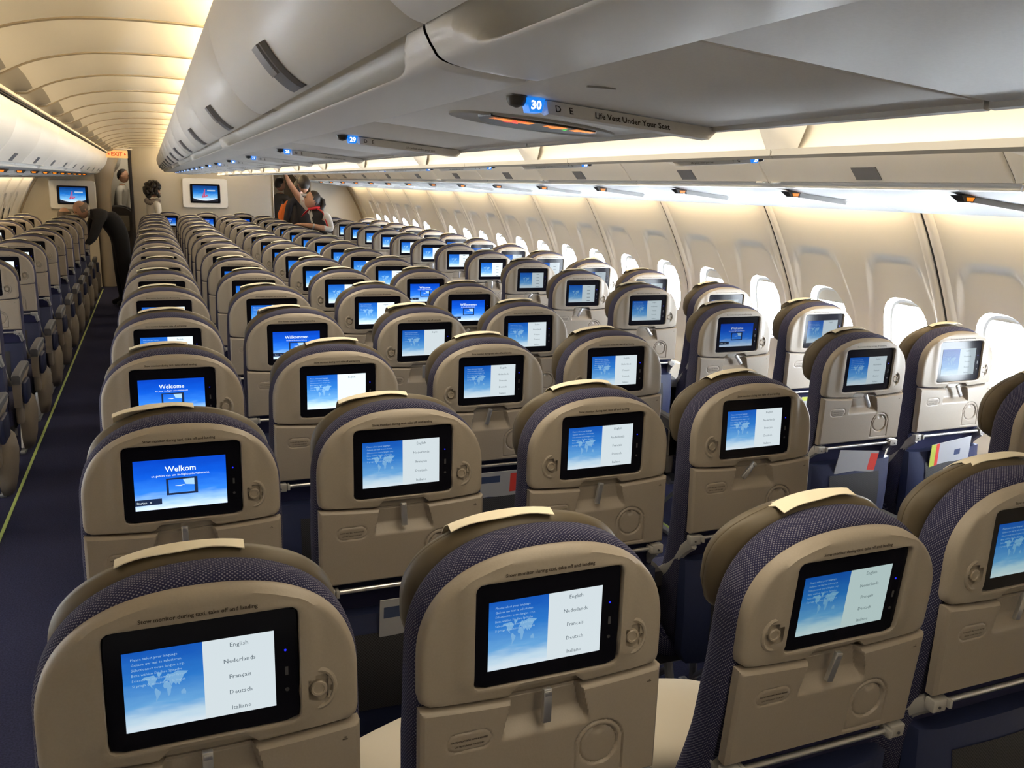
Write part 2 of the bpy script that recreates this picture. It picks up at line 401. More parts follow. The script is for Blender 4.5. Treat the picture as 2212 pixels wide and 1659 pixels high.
# ceiling vaults over the two aisles, a rib every 0.8 m
cp = catmull([(-1.40, 1.98), (-1.335, 2.045), (-1.258, 2.105), (-1.142, 2.163), (-1.0, 2.198), (-.87, 2.211), (-.72, 2.216), (-.56, 2.213), (-.42, 2.205), (-.33, 2.19)], 4)
RY = 3.03
for side, nm in ((1, 'ceiling_left'), (-1, 'ceiling_right')):
    C = tag(empty(nm), kind='structure')
    k = -5
    while RY+.8*k+.8 < Y1+.1 or k < 10:
        ya = RY+.8*k; k += 1
        if ya > Y1-.3: break
        dd = lambda t: .050*t**3.2 - .004*math.exp(-t/.05)
        bm = bmesh.new(); R = []
        for t in [0, .03, .07, .14, .22, .3, .4, .5, .6, .68, .76, .82, .88, .93, .98]:
            R.append([(side*x, ya+.8*t, z-dd(t)*sst(-1.335, -1.25, x)) for x, z in cp])
        R.append([(side*x, ya+.787, z+.004) for x, z in cp])
        rings(bm, R, False, False, closed=False)
        obj('ceiling_bay', bm, M_ceil, C, angle=60)
        bm = bmesh.new()        # lip in the step between two bays, its taupe painting the shadow gap
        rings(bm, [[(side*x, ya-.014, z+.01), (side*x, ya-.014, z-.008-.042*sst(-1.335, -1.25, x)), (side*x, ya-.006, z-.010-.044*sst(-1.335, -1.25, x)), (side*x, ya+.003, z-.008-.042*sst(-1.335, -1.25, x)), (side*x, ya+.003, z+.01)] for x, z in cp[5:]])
        obj('ceiling_rib_shade', bm, M_rib_shade, C, angle=60)
        bm = bmesh.new(); q = [cp[i] for i in range(5, 10)]
        rings(bm, [[(side*x, ya+.8*t, z-dd(t)*sst(-1.335, -1.25, x)-.003) for t in (.05, .2, .4, .6, .8, .94)] for x, z in q], False, False, closed=False)
        obj('vent_grille', bm, M_grille, C)
    bm = bmesh.new(); box(bm, (side*-1.316, (Y0+Y1)/2, 2.045), (.022, Y1-Y0, .018), .006); obj('ceiling_rail', bm, M_ceil, C)
    bm = bmesh.new(); box(bm, (side*-1.331, (Y0+Y1)/2, 2.036), (.014, Y1-Y0, .012)); obj('rail_gap', bm, M_joint, C)
    # ceiling light: long lamp tube in a channel behind the top edge of the middle bins
    lt = empty('cove_light', (side*-.43, 0, 2.125)); tag(lt, ('warm strip lamp hidden above the middle bins, lighting the ribbed ceiling' if side > 0 else 'warm strip lamp above the middle bins on the window aisle with the crew'), 'lamp', 'ceiling strip lamps')
    bm = bmesh.new(); rings(bm, [[(side*-.012, y, .0), (side*-.045, y, .028), (side*.0, y, .045), (side*.015, y, .01)] for y in (.7, Y1-.1)]); obj('lamp_tube', bm, M_lampC, lt)
    bm = bmesh.new(); box(bm, (side*.02, (Y0+Y1)/2, -.01), (.04, Y1-Y0-.1, .02), .004); obj('lamp_channel', bm, M_bin, lt)
bm = bmesh.new(); box(bm, (0, (Y0+Y1)/2, 2.21), (.70, Y1-Y0, .03)); tag(obj('ceiling_middle', bm, M_ceil), kind='structure')

# ------------------------------------------------------------------ middle overhead bins
SEG = 2.134; S0 = .69
door_p = catmull([(-.567, 1.822), (-.583, 1.828), (-.606, 1.848), (-.632, 1.885), (-.650, 1.935), (-.655, 1.983), (-.636, 2.036), (-.60, 2.085), (-.545, 2.118), (-.47, 2.128)], 4)
def door_mesh(y0, y1, side, gap=.003):
    bm = bmesh.new(); R = []
    for y, ins in ((y0+gap, .006), (y0+gap+.004, 0), (y1-gap-.004, 0), (y1-gap, .006)):
        R.append([(side*(x+ins*.8), y, z+ins*.2) for x, z in door_p])
    L = rings(bm, R, False, False, closed=False)
    bk = [[(side*(x+.03), y, z+.01) for x, z in door_p] for y in (y0+gap, y1-gap)]
    rings(bm, [R[0], bk[0]], False, False, closed=False); rings(bm, [R[-1], bk[1]], False, False, closed=False)
    rings(bm, [[p[0] for p in R]+[], [p[0] for p in [bk[0]]*4]], False, False, closed=False) if False else None
    return bm
def latch_mesh(yc, side):
    bm = bmesh.new(); q = [p for p in door_p if 1.823 <= p[1] <= 1.882]
    def off(d): return [(x-d, z-d*.6) for x, z in q]
    w = .034
    R = [[(side*x, yc+y, z) for y in (-w, w)] for x, z in q]
    o1, o2 = off(.007), off(.0005)
    rings(bm, [[(side*a[0], yc-w, a[1]), (side*a[0], yc+w, a[1]), (side*b[0], yc+w, b[1]), (side*b[0], yc-w, b[1])] for a, b in zip(o1, o2)])
    n = len(q); a, b = off(.010)[n//2:], off(.006)[n//2:]
    rings(bm, [[(side*p[0], yc-w*.7, p[1]), (side*p[0], yc+w*.7, p[1]), (side*r[0], yc+w*.7, r[1]), (side*r[0], yc-w*.7, r[1])] for p, r in zip(a, b)], mi=1)
    return bm
M_latch = mat('blue_grey_latch', (.16, .17, .20, 1), .35); M_latch2 = mat('pale_latch', (.27, .28, .32, 1), .3)
tro = catmull([(-.565, 1.826), (-.548, 1.844), (-.530, 1.842), (-.520, 1.828), (-.525, 1.812), (-.540, 1.801), (-.5515, 1.7975), (-.550, 1.7945), (-.53, 1.791), (-.50, 1.788), (-.473, 1.7865)], 3)
full = catmull([(-.565, 1.824), (-.566, 1.819), (-.565, 1.8145), (-.563, 1.811), (-.561, 1.807), (-.558, 1.803), (-.555, 1.7985), (-.548, 1.7945), (-.53, 1.791), (-.50, 1.788), (-.473, 1.7865)], 3)
def housing(y0, y1, side):
    bm = bmesh.new(); ys = []; n = 70
    L = y1-y0
    for i in range(n+1):
        t = i/n; ys.append(y0+.003+(L-.006)*(t if True else 0))
    extra = [y0+.003+d for d in (.01, .02, .04, .05, .06, .07, .08, .09, .1, .11)]; ys = sorted(set(ys+extra+[y1-(e-y0) for e in extra]))
    R = []
    for y in ys:
        e = min(y-y0, y1-y); R.append([])
        for i, (a, b) in enumerate(zip(tro, full)):
            lo = .03+.05*(1-(1-min(1, i/20))**2)*1.0
            s = sst(lo, lo+.06, e)
            x = b[0]+(a[0]-b[0])*s; z = b[1]+(a[1]-b[1])*s
            d = .004*sst(.008, 0, e); R[-1].append((side*(x+d*.3), y, z+d))
    rings(bm, R, False, False, closed=False)
    return bm
nseg = 0
ORD = ['first', 'second', 'third', 'fourth', 'fifth', 'sixth', 'seventh', 'eighth', 'ninth', 'tenth', 'eleventh', 'twelfth', 'thirteenth', 'fourteenth', 'fifteenth', 'sixteenth', 'seventeenth']
segs = []
y = S0-SEG
while y < Y1-.2:
    segs.append((y, min(y+SEG, Y1-.35))); y += SEG
CM = []
for side in (1, -1):
    for n, (a, b) in enumerate(segs):
        B = empty('overhead_bin', (0, 0, 0))
        where = 'over the middle seats, facing the ribbed ceiling' if side > 0 else 'over the middle seats, facing the window side'
        tag(B, 'long cream overhead bin %s, %s from the rear' % (where, ORD[n]), 'bin', 'middle overhead bins')
        h = (b-a)/2
        for d in range(2):
            if h < .4 and d: continue
            ya, yb = (a+h*d, a+h*(d+1)) if h >= .4 else (a, b)
            D = obj('bin_door', door_mesh(ya, yb, side), M_bin, B, angle=60)
            obj('door_latch', latch_mesh((ya+yb)/2, side), [M_latch, M_latch2], D)
        obj('bin_housing', housing(a, b, side), M_bin, B, angle=50)
        bm = bmesh.new(); rings(bm, [[(side*-.56, yy, 1.835), (side*-.60, yy, 1.87), (side*-.63, yy, 1.95), (side*-.62, yy, 2.0), (side*-.46, yy, 2.09), (side*-.262, yy, 2.09), (side*-.262, yy, 1.91), (side*-.262, yy, 1.80), (side*-.49, yy, 1.805), (side*-.51, yy, 1.85)] for yy in (a+.004, b-.004)])
        obj('bin_body', bm, mat('bin_inner', (.10, .09, .075, 1), .7) if n == 0 and side == 1 else bpy.data.materials['bin_inner'], B, smooth=False)

# ------------------------------------------------------------------ middle service panels with row signs
def service_panel(k, side):
    """strip of panel 0.8 m long over one row; local y=0 at the placard"""
    T = empty('service_panel', (0, .77+.8*k, 0))
    z0, z1 = 1.786, (1.767 if side > 0 else 1.769)
    x0, x1 = -.475, -.232
    zz = lambda x: z0+(z1-z0)*(x-x0)/(x1-x0)
    bm = bmesh.new()
    box(bm, (side*(x0+x1)/2, .08, (z0+z1)/2+.006), (x1-x0, .796, .010), .002, rot=None)
    for v in bm.verts: v.co.z += (zz(side*v.co.x)-(z0+z1)/2)
    obj('panel_board', bm, M_psu, T)
    # inner lip beside the light cove
    bm = bmesh.new(); rings(bm, [[(side*-.235, yy, z1+.004), (side*-.235, yy, z1-.003), (side*-.229, yy, z1-.004), (side*-.222, yy, z1+.001), (side*-.222, yy, z1+.012)] for yy in (-.318, .478)]); obj('panel_lip', bm, M_hinge, T)
    # placard: wedge bar hanging from the panel, text facing the rear
    bm = bmesh.new(); xa, xb = -.422, -.230
    drop = .0125
    R = [[(side*x, 0.0, zz(x)), (side*x, -.006, zz(x)-drop), (side*x, .004, zz(x)-drop-.001), (side*x, .04, zz(x))] for x in (xa, xb-.014)]
    R.append([(side*(xb+.004), .0, zz(xb)), (side*(xb-.008), .0, zz(xb)-drop*.9), (side*(xb-.008), .006, zz(xb)-drop*.9), (side*(xb+.004), .04, zz(xb))])
    rings(bm, R); obj('placard_bar', bm, M_psu, T, angle=25)
    bm = bmesh.new(); ax = lambda x: x if side > 0 else -x
    def mp(xc, w=-.0092):
        def f(u, v):
            x = xc+u; zl = zz(ax(x)); zc = zl+w+v; return (x, -.0006-.006*((zl-zc)/drop), zc)
        return f
    L = ('D', 'E') if side > 0 else ('F', 'G')
    c0 = -.411 if side > 0 else .378
    add_text(bm, L[0], mp(c0), height=.0062, bold=.01); add_text(bm, L[1], mp(c0+.0135), height=.0062, bold=.01)
    if k == 0 and side > 0: add_text(bm, 'Life Vest Under Your Seat', mp(-.330), width=.084, bold=.018, shear=.1)
    else: add_text(bm, 'Life jacket under your seat', mp(-.310 if side > 0 else .30), width=.055)
    obj('placard_text', bm, M_print, T, smooth=False, recalc=False)
    # lit row number between lenses
    xs = -.4345 if side > 0 else .4345
    bm = bmesh.new(); zt = zz(-abs(xs))
    rings(bm, [[(xs-.0095, -.004, zt), (xs-.006, -.005, zt-.0125), (xs+.006, -.005, zt-.0125), (xs+.0095, -.004, zt)], [(xs-.0095, .010, zt), (xs-.006, .010, zt-.0125), (xs+.006, .010, zt-.0125), (xs+.0095, .010, zt)]])
    N = obj('row_number_lamp', bm, M_blueled, T)
    bm = bmesh.new(); add_text(bm, str(30-k), lambda u, v: (xs+u, -.0056, zt-.0098+v), height=.0078, bold=.03); obj('row_number', bm, M_whiteled, N, smooth=False, recalc=False)
    bm = bmesh.new(); lathe(bm, (xs-.017*side, .002, zt+.001), [(.0085, .0), (.0082, -.003), (.006, -.008), (.001, -.010)], 'z', 16, sx=1.2)
    obj('reading_lamp', bm, M_lens, T)
    if k == 0 and side > 0:
        # seat belt sign in its long hollow
        cx, cyy = -.345, .205; zq = lambda x, d: zz(x)-d+.001
        def el(a, b, dz): return [(cx+a*math.cos(2*PI*i/40), cyy+b*math.sin(2*PI*i/40), zq(cx+a*math.cos(2*PI*i/40), dz)) for i in range(40)]
        bm = bmesh.new(); rings(bm, [el(.104, .062, -.004), el(.104, .062, .0025), el(.099, .057, .0032), el(.090, .050, .0012)], False, True); obj('sign_hollow', bm, M_hinge, T)
        bm = bmesh.new(); W = [(-.072, -.046), (.060, -.046), (.074, -.02), (.060, .018), (.02, .040), (-.03, .042), (-.06, .02), (-.078, -.02)]
        rings(bm, [[(cx+x, cyy+y, zq(cx+x, .0015)) for x, y in W], [(cx+x*.99, cyy+y*.98, zq(cx+x, .0042)) for x, y in W]]); S = obj('belt_sign', bm, M_lens, T)
        bm = bmesh.new()
        def pg(pts, mi=0): poly(bm, [(cx+x, cyy+y, zq(cx+x, .0047+(.0003 if mi else 0))) for x, y in pts], mi)
        def q(x0, y0, x1, y1, mi=0): pg([(x0, y0), (x1, y0), (x1, y1), (x0, y1)], mi)
        for i in range(3): q(-.066+.0028*i, -.042, -.0645+.0028*i, -.024)
        q(-.057, -.042, -.016, -.022)
        pg([(-.046, -.044), (-.040, -.044), (-.026, -.014), (-.032, -.014)], 1); pg([(-.032, -.044), (-.026, -.044), (-.040, -.014), (-.046, -.014)], 1)
        q(.000, -.040, .012, -.026); pg([(.010, -.044), (.024, -.044), (.026, -.026), (.020, -.016), (.010, -.018)])
        pg([(.029, -.034), (.033, -.018), (.027, -.020)], 2)
        pg([(.036, -.044), (.046, -.044), (.052, -.034), (.046, -.018), (.036, -.022)]); q(.050, -.042, .062, -.026)
        obj('belt_pictogram', bm, [M_orange, M_redled, M_green], S, smooth=False, recalc=False)
        bm = bmesh.new(); box(bm, (-.428, -.12, zz(-.428)), (.026, .0015, .0015)); obj('panel_slot', bm, M_hinge, T)
    if k == 0 and side > 0: lab = 'grey ceiling panel with lit 30, belt sign and life vest placard'
    elif side > 0: lab = 'grey ceiling panel with blue lit row number and D E placard, %s from the rear' % ORD[k+1]
    else: lab = 'grey ceiling panel with F G placard, %s from the rear' % ORD[k+1]
    tag(T, lab, 'ceiling panel', 'service panels over the middle seats')
for k in range(-1, 16):
    for side in (1, -1): service_panel(k, side)
# light cove between the two panel strips
C = tag(empty('ceiling_cove'), kind='structure')
M_cove = mat('cove_cream', (.80, .76, .68, 1), .5)
for side in (1, -1):
    bm = bmesh.new(); P = catmull([(side*.223, 1.770), (side*.236, 1.785), (side*.238, 1.81), (side*.22, 1.85), (side*.17, 1.875)], 4)
    rings(bm, [[(x, y, z) for x, z in P] for y in (Y0, Y1-.4)], False, False, closed=False); obj('cove_side', bm, M_cove, C)
for n in range(-2, 14):
    yc = 1.23+1.067*n
    if yc > Y1-.6: break
    bm = bmesh.new(); R = []
    for t in range(13):
        x = -.228+.456*t/12; w = .012+.05*(abs(x)/.228)**6; zt = 1.772+.095*(1-(abs(x)/.23)**3)
        R.append([(x, yc-w, zt+.05), (x, yc-w*.6, zt), (x, yc+w*.6, zt), (x, yc+w, zt+.05)])
    rings(bm, R); obj('cove_bridge', bm, M_bin, C, angle=60)
lt = tag(empty('cove_light', (0, 0, 1.872)), 'warm strip lamp in the recess between the middle service panels', 'lamp')
bm = bmesh.new(); box(bm, (0, (Y0+Y1)/2-.2, .008), (.34, Y1-Y0-.4, .012), .003); obj('diffuser', bm, M_lampM, lt)
bm = bmesh.new(); box(bm, (0, (Y0+Y1)/2-.2, .020), (.36, Y1-Y0-.4, .01), .002); obj('lamp_housing', bm, M_bin, lt)

# ------------------------------------------------------------------ outboard bins and service strips
od = catmull([(1.337, 2.026), (1.345, 1.975), (1.365, 1.905), (1.395, 1.850), (1.430, 1.808), (1.455, 1.780), (1.470, 1.760)], 4)
ot = catmull([(1.471, 1.759), (1.484, 1.767), (1.500, 1.764), (1.508, 1.754), (1.503, 1.744), (1.503, 1.739), (1.52, 1.735)], 4)
of = catmull([(1.471, 1.758), (1.477, 1.754), (1.483, 1.750), (1.489, 1.746), (1.495, 1.742), (1.503, 1.738), (1.52, 1.735)], 4)
psp = catmull([(1.52, 1.735), (1.60, 1.722), (1.72, 1.710), (1.92, 1.693), (2.08, 1.676), (2.17, 1.662), (2.195, 1.655), (2.20, 1.660), (2.19, 1.672)], 3)
for side in (1, -1):
    n = 0; ya = S0-SEG
    while ya < Y1-.35:
        yb = min(ya+SEG/2, Y1-.27); pair = n % 2
        B = empty('outboard_bin', (0, 0, 0))
        tag(B, 'curved cream overhead bin over the %s seat pairs, %s from the rear' % ('windows-lit' if side > 0 else 'dim far aisle', ORD[n]), 'bin', 'outboard bins over the window seats')
        bm = bmesh.new(); g = .0025
        R = [[(side*(x+i*.8), y, z-i*.0) for x, z in od] for y, i in ((ya+g, .012), (ya+g+.002, .003), (ya+g+.012, 0), (yb-g-.012, 0), (yb-g-.002, .003), (yb-g, .012))]
        rings(bm, R, False, False, closed=False); D = obj('bin_door', bm, M_bin, B, angle=60)
        q = [p for p in od if 1.767 <= p[1] <= 1.812]; yc = (ya+yb)/2
        bm = bmesh.new(); rings(bm, [[(side*(x-.0035), yc-.055, z-.002), (side*(x-.0035), yc+.055, z-.002), (side*(x+.003), yc+.055, z), (side*(x+.003), yc-.055, z)] for x, z in q]); obj('door_latch', bm, M_latch, D)
        # trough with rounded ends at the pair joints
        bm = bmesh.new(); R = []; ys = [ya+g+(yb-ya-2*g)*i/24 for i in range(25)]
        for y in ys:
            e = (y-ya) if not pair else (yb-y)
            s = sst(.03, .16, e); R.append([(side*(b[0]+(a[0]-b[0])*s), y, b[1]+(a[1]-b[1])*s) for a, b in zip(ot, of)])
        rings(bm, R, False, False, closed=False); obj('bin_trough', bm, M_bin, B, angle=60)
        if pair:
            bm = bmesh.new(); box(bm, (side*1.473, yb-.045, 1.757), (.02, .04, .006), .002); obj('hinge_clip', bm, M_bin, B)
        else:
            bm = bmesh.new(); box(bm, (side*1.473, ya+.045, 1.757), (.02, .04, .006), .002); obj('hinge_clip', bm, M_bin, B)
        bm = bmesh.new(); box(bm, (side*1.82, (ya+yb)/2, 1.90), (.54, yb-ya-.01, .26)); obj('bin_body', bm, bpy.data.materials['bin_inner'], B, smooth=False)
        # lower cover, one per bin
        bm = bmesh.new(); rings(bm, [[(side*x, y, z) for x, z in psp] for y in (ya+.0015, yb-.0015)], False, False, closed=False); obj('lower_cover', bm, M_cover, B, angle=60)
        ya = yb; n += 1
    # row lamps and placards under the bins
    for k in range(-1, 15):
        yk = 2.0+.8*k if side > 0 else 2.02+.8*k
        if yk > Y1-.3: break
        T = empty('row_lamp', (side*1.575, yk, 1.722))
        tag(T, 'small lit orange row lamp with slim placard under the %s bins, %s from the rear' % ('window-side' if side > 0 else 'far-side', ORD[k+1]), 'sign', 'row lamps under the outboard bins')
        bm = bmesh.new(); rings(bm, [[(side*-.034, -.016, .003), (side*-.034, .03, .003), (side*.03, .03, .003), (side*.03, -.016, .003)], [(side*-.016, -.014, -.018), (side*-.016, .012, -.018), (side*.022, .012, -.018), (side*.022, -.014, -.018)]]); obj('lamp_base', bm, M_lens, T)
        bm = bmesh.new(); rings(bm, [[(side*-.012, -.019, -.004), (side*.020, -.019, -.004), (side*.016, -.017, -.015), (side*-.006, -.017, -.015)], [(side*-.012, -.012, -.004), (side*.020, -.012, -.004), (side*.016, -.012, -.015), (side*-.006, -.012, -.015)]]); obj('lamp_face', bm, M_orange, T)
        bm = bmesh.new(); z = lambda x: -.0125-.10*x
        rings(bm, [[(side*x, .0, -.10*x+.004), (side*x, -.008, -.10*x-.016), (side*x, .004, -.10*x-.017), (side*x, .05, -.10*x+.004)] for x in (.035, .27)]+[[(side*.285, .0, -.028), (side*.278, .0, -.038), (side*.278, .006, -.038), (side*.285, .05, -.028)]]); obj('placard_bar', bm, M_psu, T, angle=25)
        bm = bmesh.new(); sx = .16*side
        add_text(bm, 'Life jacket under your seat', lambda u, v: (sx+u, -.0078+.35*v, -.10*abs(sx+u)-.0165+v), width=.09); obj('placard_text', bm, M_print, T, smooth=False, recalc=False)
    # warm lamps along the wall top
    ya = 2.865-1.0674*4
    n = 0
    while ya < Y1-.9:
        T = tag(empty('wall_lamp', (side*2.235, ya+.5337, 1.700)), 'warm tube lamp between bins and %s wall, %s from the rear' % ('window-lit' if side > 0 else 'dim far', ORD[n]), 'lamp', 'tube lamps along the walls')
        bm = bmesh.new(); rings(bm, [[(side*-.012, y, .012), (side*-.006, y, -.004), (side*.012, y, -.004), (side*.016, y, .012)] for y in (-.46, .46)]); obj('lamp_tube', bm, M_lampS, T)
        bm = bmesh.new(); box(bm, (side*.0, 0, .022), (.05, .98, .012), .002); obj('lamp_holder', bm, M_bin, T)
        ya += 1.0674; n += 1

# ------------------------------------------------------------------ seats
def shell_halfwidth(z, w=.198, z0=1.04, zt=1.193, e=2.35):
    if z <= z0: return w
    return w*(max(0, 1-((z-z0)/(zt-z0))**e))**(1/e)
def arch_outline(w, z0, zt, zb, e=2.35, bot=None, n=40):
    right = []
    for i in range(n+1):
        a = PI/2*i/n; c, s = math.cos(a), math.sin(a)
        right.append((w*c**(2/e), z0+(zt-z0)*s**(2/e)))
    top = right + [(-x, z) for x, z in right[::-1][1:]]
    return top + (bot or [(-w, zb), (w, zb)])
PC = (0, 1.071)
N = 128
def build_shell(ks=1):
    w = .198
    b = [(-w, .983), (-w+.006, .9725), (-.15, .968), (-.066, .9625), (-.060, .966), (-.052, .977), (.052, .977), (.060, .966), (.066, .9625), (.15, .968), (w-.006, .9725), (w, .983)]
    out = polar(arch_outline(w, 1.04, 1.193, 0, bot=b), PC, N)
    inn = polar(rrect(-.1185, .1185, .988, 1.1545, .012), PC, N)
    bm = bmesh.new(); R = []
    def yz(p, y): return [(x, y, z) for x, z in p]
    def lerp(d):
        o = []
        for p, q in zip(out, inn):
            L = math.hypot(p[0]-q[0], p[1]-q[1]); t = min(d/max(L, 1e-4), d/.03, 1); t = d/max(L, .03) if L < .03 else d/L; o.append((p[0]+(q[0]-p[0])*t, p[1]+(q[1]-p[1])*t))
        return o
    R.append(yz(lerp(.004), .040)); R.append(yz(out, .034)); R.append(yz(out, .014)); R.append(yz(lerp(.0015), .008)); R.append(yz(lerp(.004), .0035)); R.append(yz(lerp(.008), .001))
    mid = [((a[0]*.45+c[0]*.55), (a[1]*.45+c[1]*.55)) for a, c in zip(out, inn)]
    R.append([(x, -.002 if z > 1.0 else .0, z) for x, z in mid])
    rim = [(c[0]+(a[0]-c[0])*.12, c[1]+(a[1]-c[1])*.12) for a, c in zip(out, inn)]
    R.append(yz(rim, -.0015)); R.append(yz(inset(inn, PC, 1.008), -.0008)); R.append(yz(inn, .0008)); R.append(yz(inn, .012))
    R2 = R[:6]; a, b = R[5], R[7]
    for t in (.14, .28, .42, .56, .70, .84):
        R2.append([(p[0]+(q[0]-p[0])*t, p[1]+(q[1]-p[1])*sst(0, 1, t), p[2]+(q[2]-p[2])*t) for p, q in zip(a, b)])
    R2 += R[7:]
    # the middle field stands a little proud between two soft creases
    R2 = [[(x, y-.0045*sst(.150, .132, abs(x))*sst(.985, 1.01, z)*(1 if 5 <= i < len(R2)-1 else 0)*sst(1.19, 1.178, z), z) for x, y, z in r] for i, r in enumerate(R2)]
    rings(bm, R2, False, False)
    kx = .1425*ks
    kill = [f for f in bm.faces if math.hypot(f.calc_center_median().x-kx, (f.calc_center_median().z-1.029)/1.15) < .0175]
    bmesh.ops.delete(bm, geom=kill, context='FACES')
    return bm
def build_monitor():
    bm = bmesh.new(); o = polar(rrect(-.1175, .1175, .989, 1.1535, .011), PC, 64)
    rings(bm, [[(x, .012, z) for x, z in o], [(x, .0035, z) for x, z in o], [(x, .002, z) for x, z in shrink(o, PC, .0012)]])
    # port slots on the bezel's side strip
    box(bm, (.1015, .0017, 1.062), (.004, .001, .012), 0, 1); lathe(bm, (.1015, .0018, 1.035), [(.0028, 0), (.0028, -.0006), (.0016, -.0006), (.0016, .0002)], 'y', 12, 1)
    lathe(bm, (.1005, .0018, 1.092), [(.0016, 0), (.0016, -.0005)], 'y', 8, 2)
    return bm
SX0, SX1, SZ0, SZ1 = -.0965, .0865, 1.0145, 1.1225
def grad_mat(name, stops, es):
    M = bpy.data.materials.new(name); M.use_nodes = True; nt = M.node_tree; b = nt.nodes['Principled BSDF']
    b.inputs['Base Color'].default_value = (.004, .004, .006, 1); b.inputs['Roughness'].default_value = .08; b.inputs['Specular IOR Level'].default_value = .03; b.inputs['Emission Strength'].default_value = es
    tc = nt.nodes.new('ShaderNodeTexCoord'); s = nt.nodes.new('ShaderNodeSeparateXYZ'); nt.links.new(tc.outputs['Object'], s.inputs[0])
    t = math_node(nt, 'DIVIDE', math_node(nt, 'SUBTRACT', s.outputs[2], SZ0), SZ1-SZ0)
    if len(stops) > 2:
        n = nt.nodes.new('ShaderNodeTexNoise'); n.inputs['Scale'].default_value = 22; mp = nt.nodes.new('ShaderNodeMapping'); mp.inputs['Scale'].default_value = (1, 1, 4)
        nt.links.new(tc.outputs['Object'], mp.inputs[0]); nt.links.new(mp.outputs[0], n.inputs['Vector'])
        t = math_node(nt, 'ADD', t, math_node(nt, 'MULTIPLY', math_node(nt, 'SUBTRACT', n.outputs[0], .5), .22))
    r = nt.nodes.new('ShaderNodeValToRGB'); nt.links.new(t, r.inputs[0]); e = r.color_ramp.elements
    while len(e) < len(stops): e.new(.5)
    for x, (p, c) in zip(e, stops): x.position = p; x.color = c
    nt.links.new(r.outputs[0], b.inputs['Emission Color']); M.cycles.emission_sampling = 'NONE'
    return M
def scr(name, c, s): 
    M = mat(name, (.004, .004, .006, 1), .08, emit=c, es=s, sample=False, spec=.03); return M
def screen_mats(tagn, s, tint=(1, 1, 1)):
    T = lambda c: tuple(a*b for a, b in zip(c[:3], tint))+(1,)
    sky = grad_mat('screen_sky_'+tagn, [(0, T(rgb(225, 240, 250))), (.14, T(rgb(200, 228, 246))), (.30, T(rgb(110, 175, 232))), (.62, T(rgb(48, 128, 215))), (1, T(rgb(22, 92, 195)))], s)
    blue = grad_mat('screen_blue_'+tagn, [(0, T(rgb(215, 232, 252))), (.16, T(rgb(150, 195, 245))), (.36, T(rgb(50, 130, 235))), (.66, T(rgb(12, 90, 215))), (1, T(rgb(5, 65, 190)))], s)
    return dict(sky=sky, white=scr('screen_white_'+tagn, T(rgb(226, 238, 243)), s), ink=scr('screen_ink_'+tagn, T(rgb(105, 120, 130)), s*.8),
                pale=scr('screen_pale_'+tagn, T(rgb(165, 205, 238)), s), map=scr('screen_map_'+tagn, T(rgb(128, 182, 230)), s), blue=blue, dark=scr('screen_dark_'+tagn, T(rgb(35, 50, 80)), s*.7))
MS = {'bright': screen_mats('bright', 1.25), 'mid': screen_mats('mid', .88), 'dim': screen_mats('dim', .62, (.86, .98, .92)), 'window': screen_mats('window', .60, (.95, 1, 1.02))}
LINES = ['Please select your language', 'Gelieve uw taal te selecteren', 'S\u00e9lectionnez votre langue s.v.p.', 'Bitte w\u00e4hlen Sie Ihre Sprache', 'Seleccione su idioma por favor', 'Si prega di selezionare la lingua']
_ll = [[(-165,65),(-150,70),(-125,70),(-95,72),(-80,73),(-62,60),(-55,52),(-65,45),(-75,38),(-81,27),(-90,30),(-97,26),(-95,18),(-83,9),(-95,15),(-106,22),(-115,30),(-124,40),(-125,50),(-135,58),(-150,60),(-160,57)],
       [(-55,80),(-30,83),(-20,75),(-40,62),(-50,65)], [(-78,8),(-70,12),(-60,8),(-50,0),(-35,-7),(-40,-20),(-48,-27),(-58,-37),(-66,-45),(-70,-53),(-74,-48),(-71,-30),(-76,-14),(-81,-5)],
       [(-16,15),(-10,30),(0,36),(11,37),(25,32),(34,30),(43,12),(51,11),(40,-5),(38,-18),(32,-28),(20,-35),(14,-22),(12,-5),(8,4),(-8,5)],
       [(-10,36),(-9,43),(0,48),(8,56),(8,63),(25,71),(40,67),(60,69),(75,73),(100,77),(140,73),(175,69),(160,60),(143,55),(135,45),(128,38),(120,32),(121,25),(108,20),(106,10),(100,13),(95,18),(88,22),(80,10),(73,20),(60,25),(52,20),(45,13),(35,30),(36,36),(27,38),(20,40),(12,44),(0,38)],
       [(114,-22),(130,-12),(142,-11),(153,-27),(148,-38),(135,-34),(115,-34)]]
MAPP = [[(.12+.295*(a+165)/340, .335+.355*(b+53)/130) for a, b in p] for p in _ll]
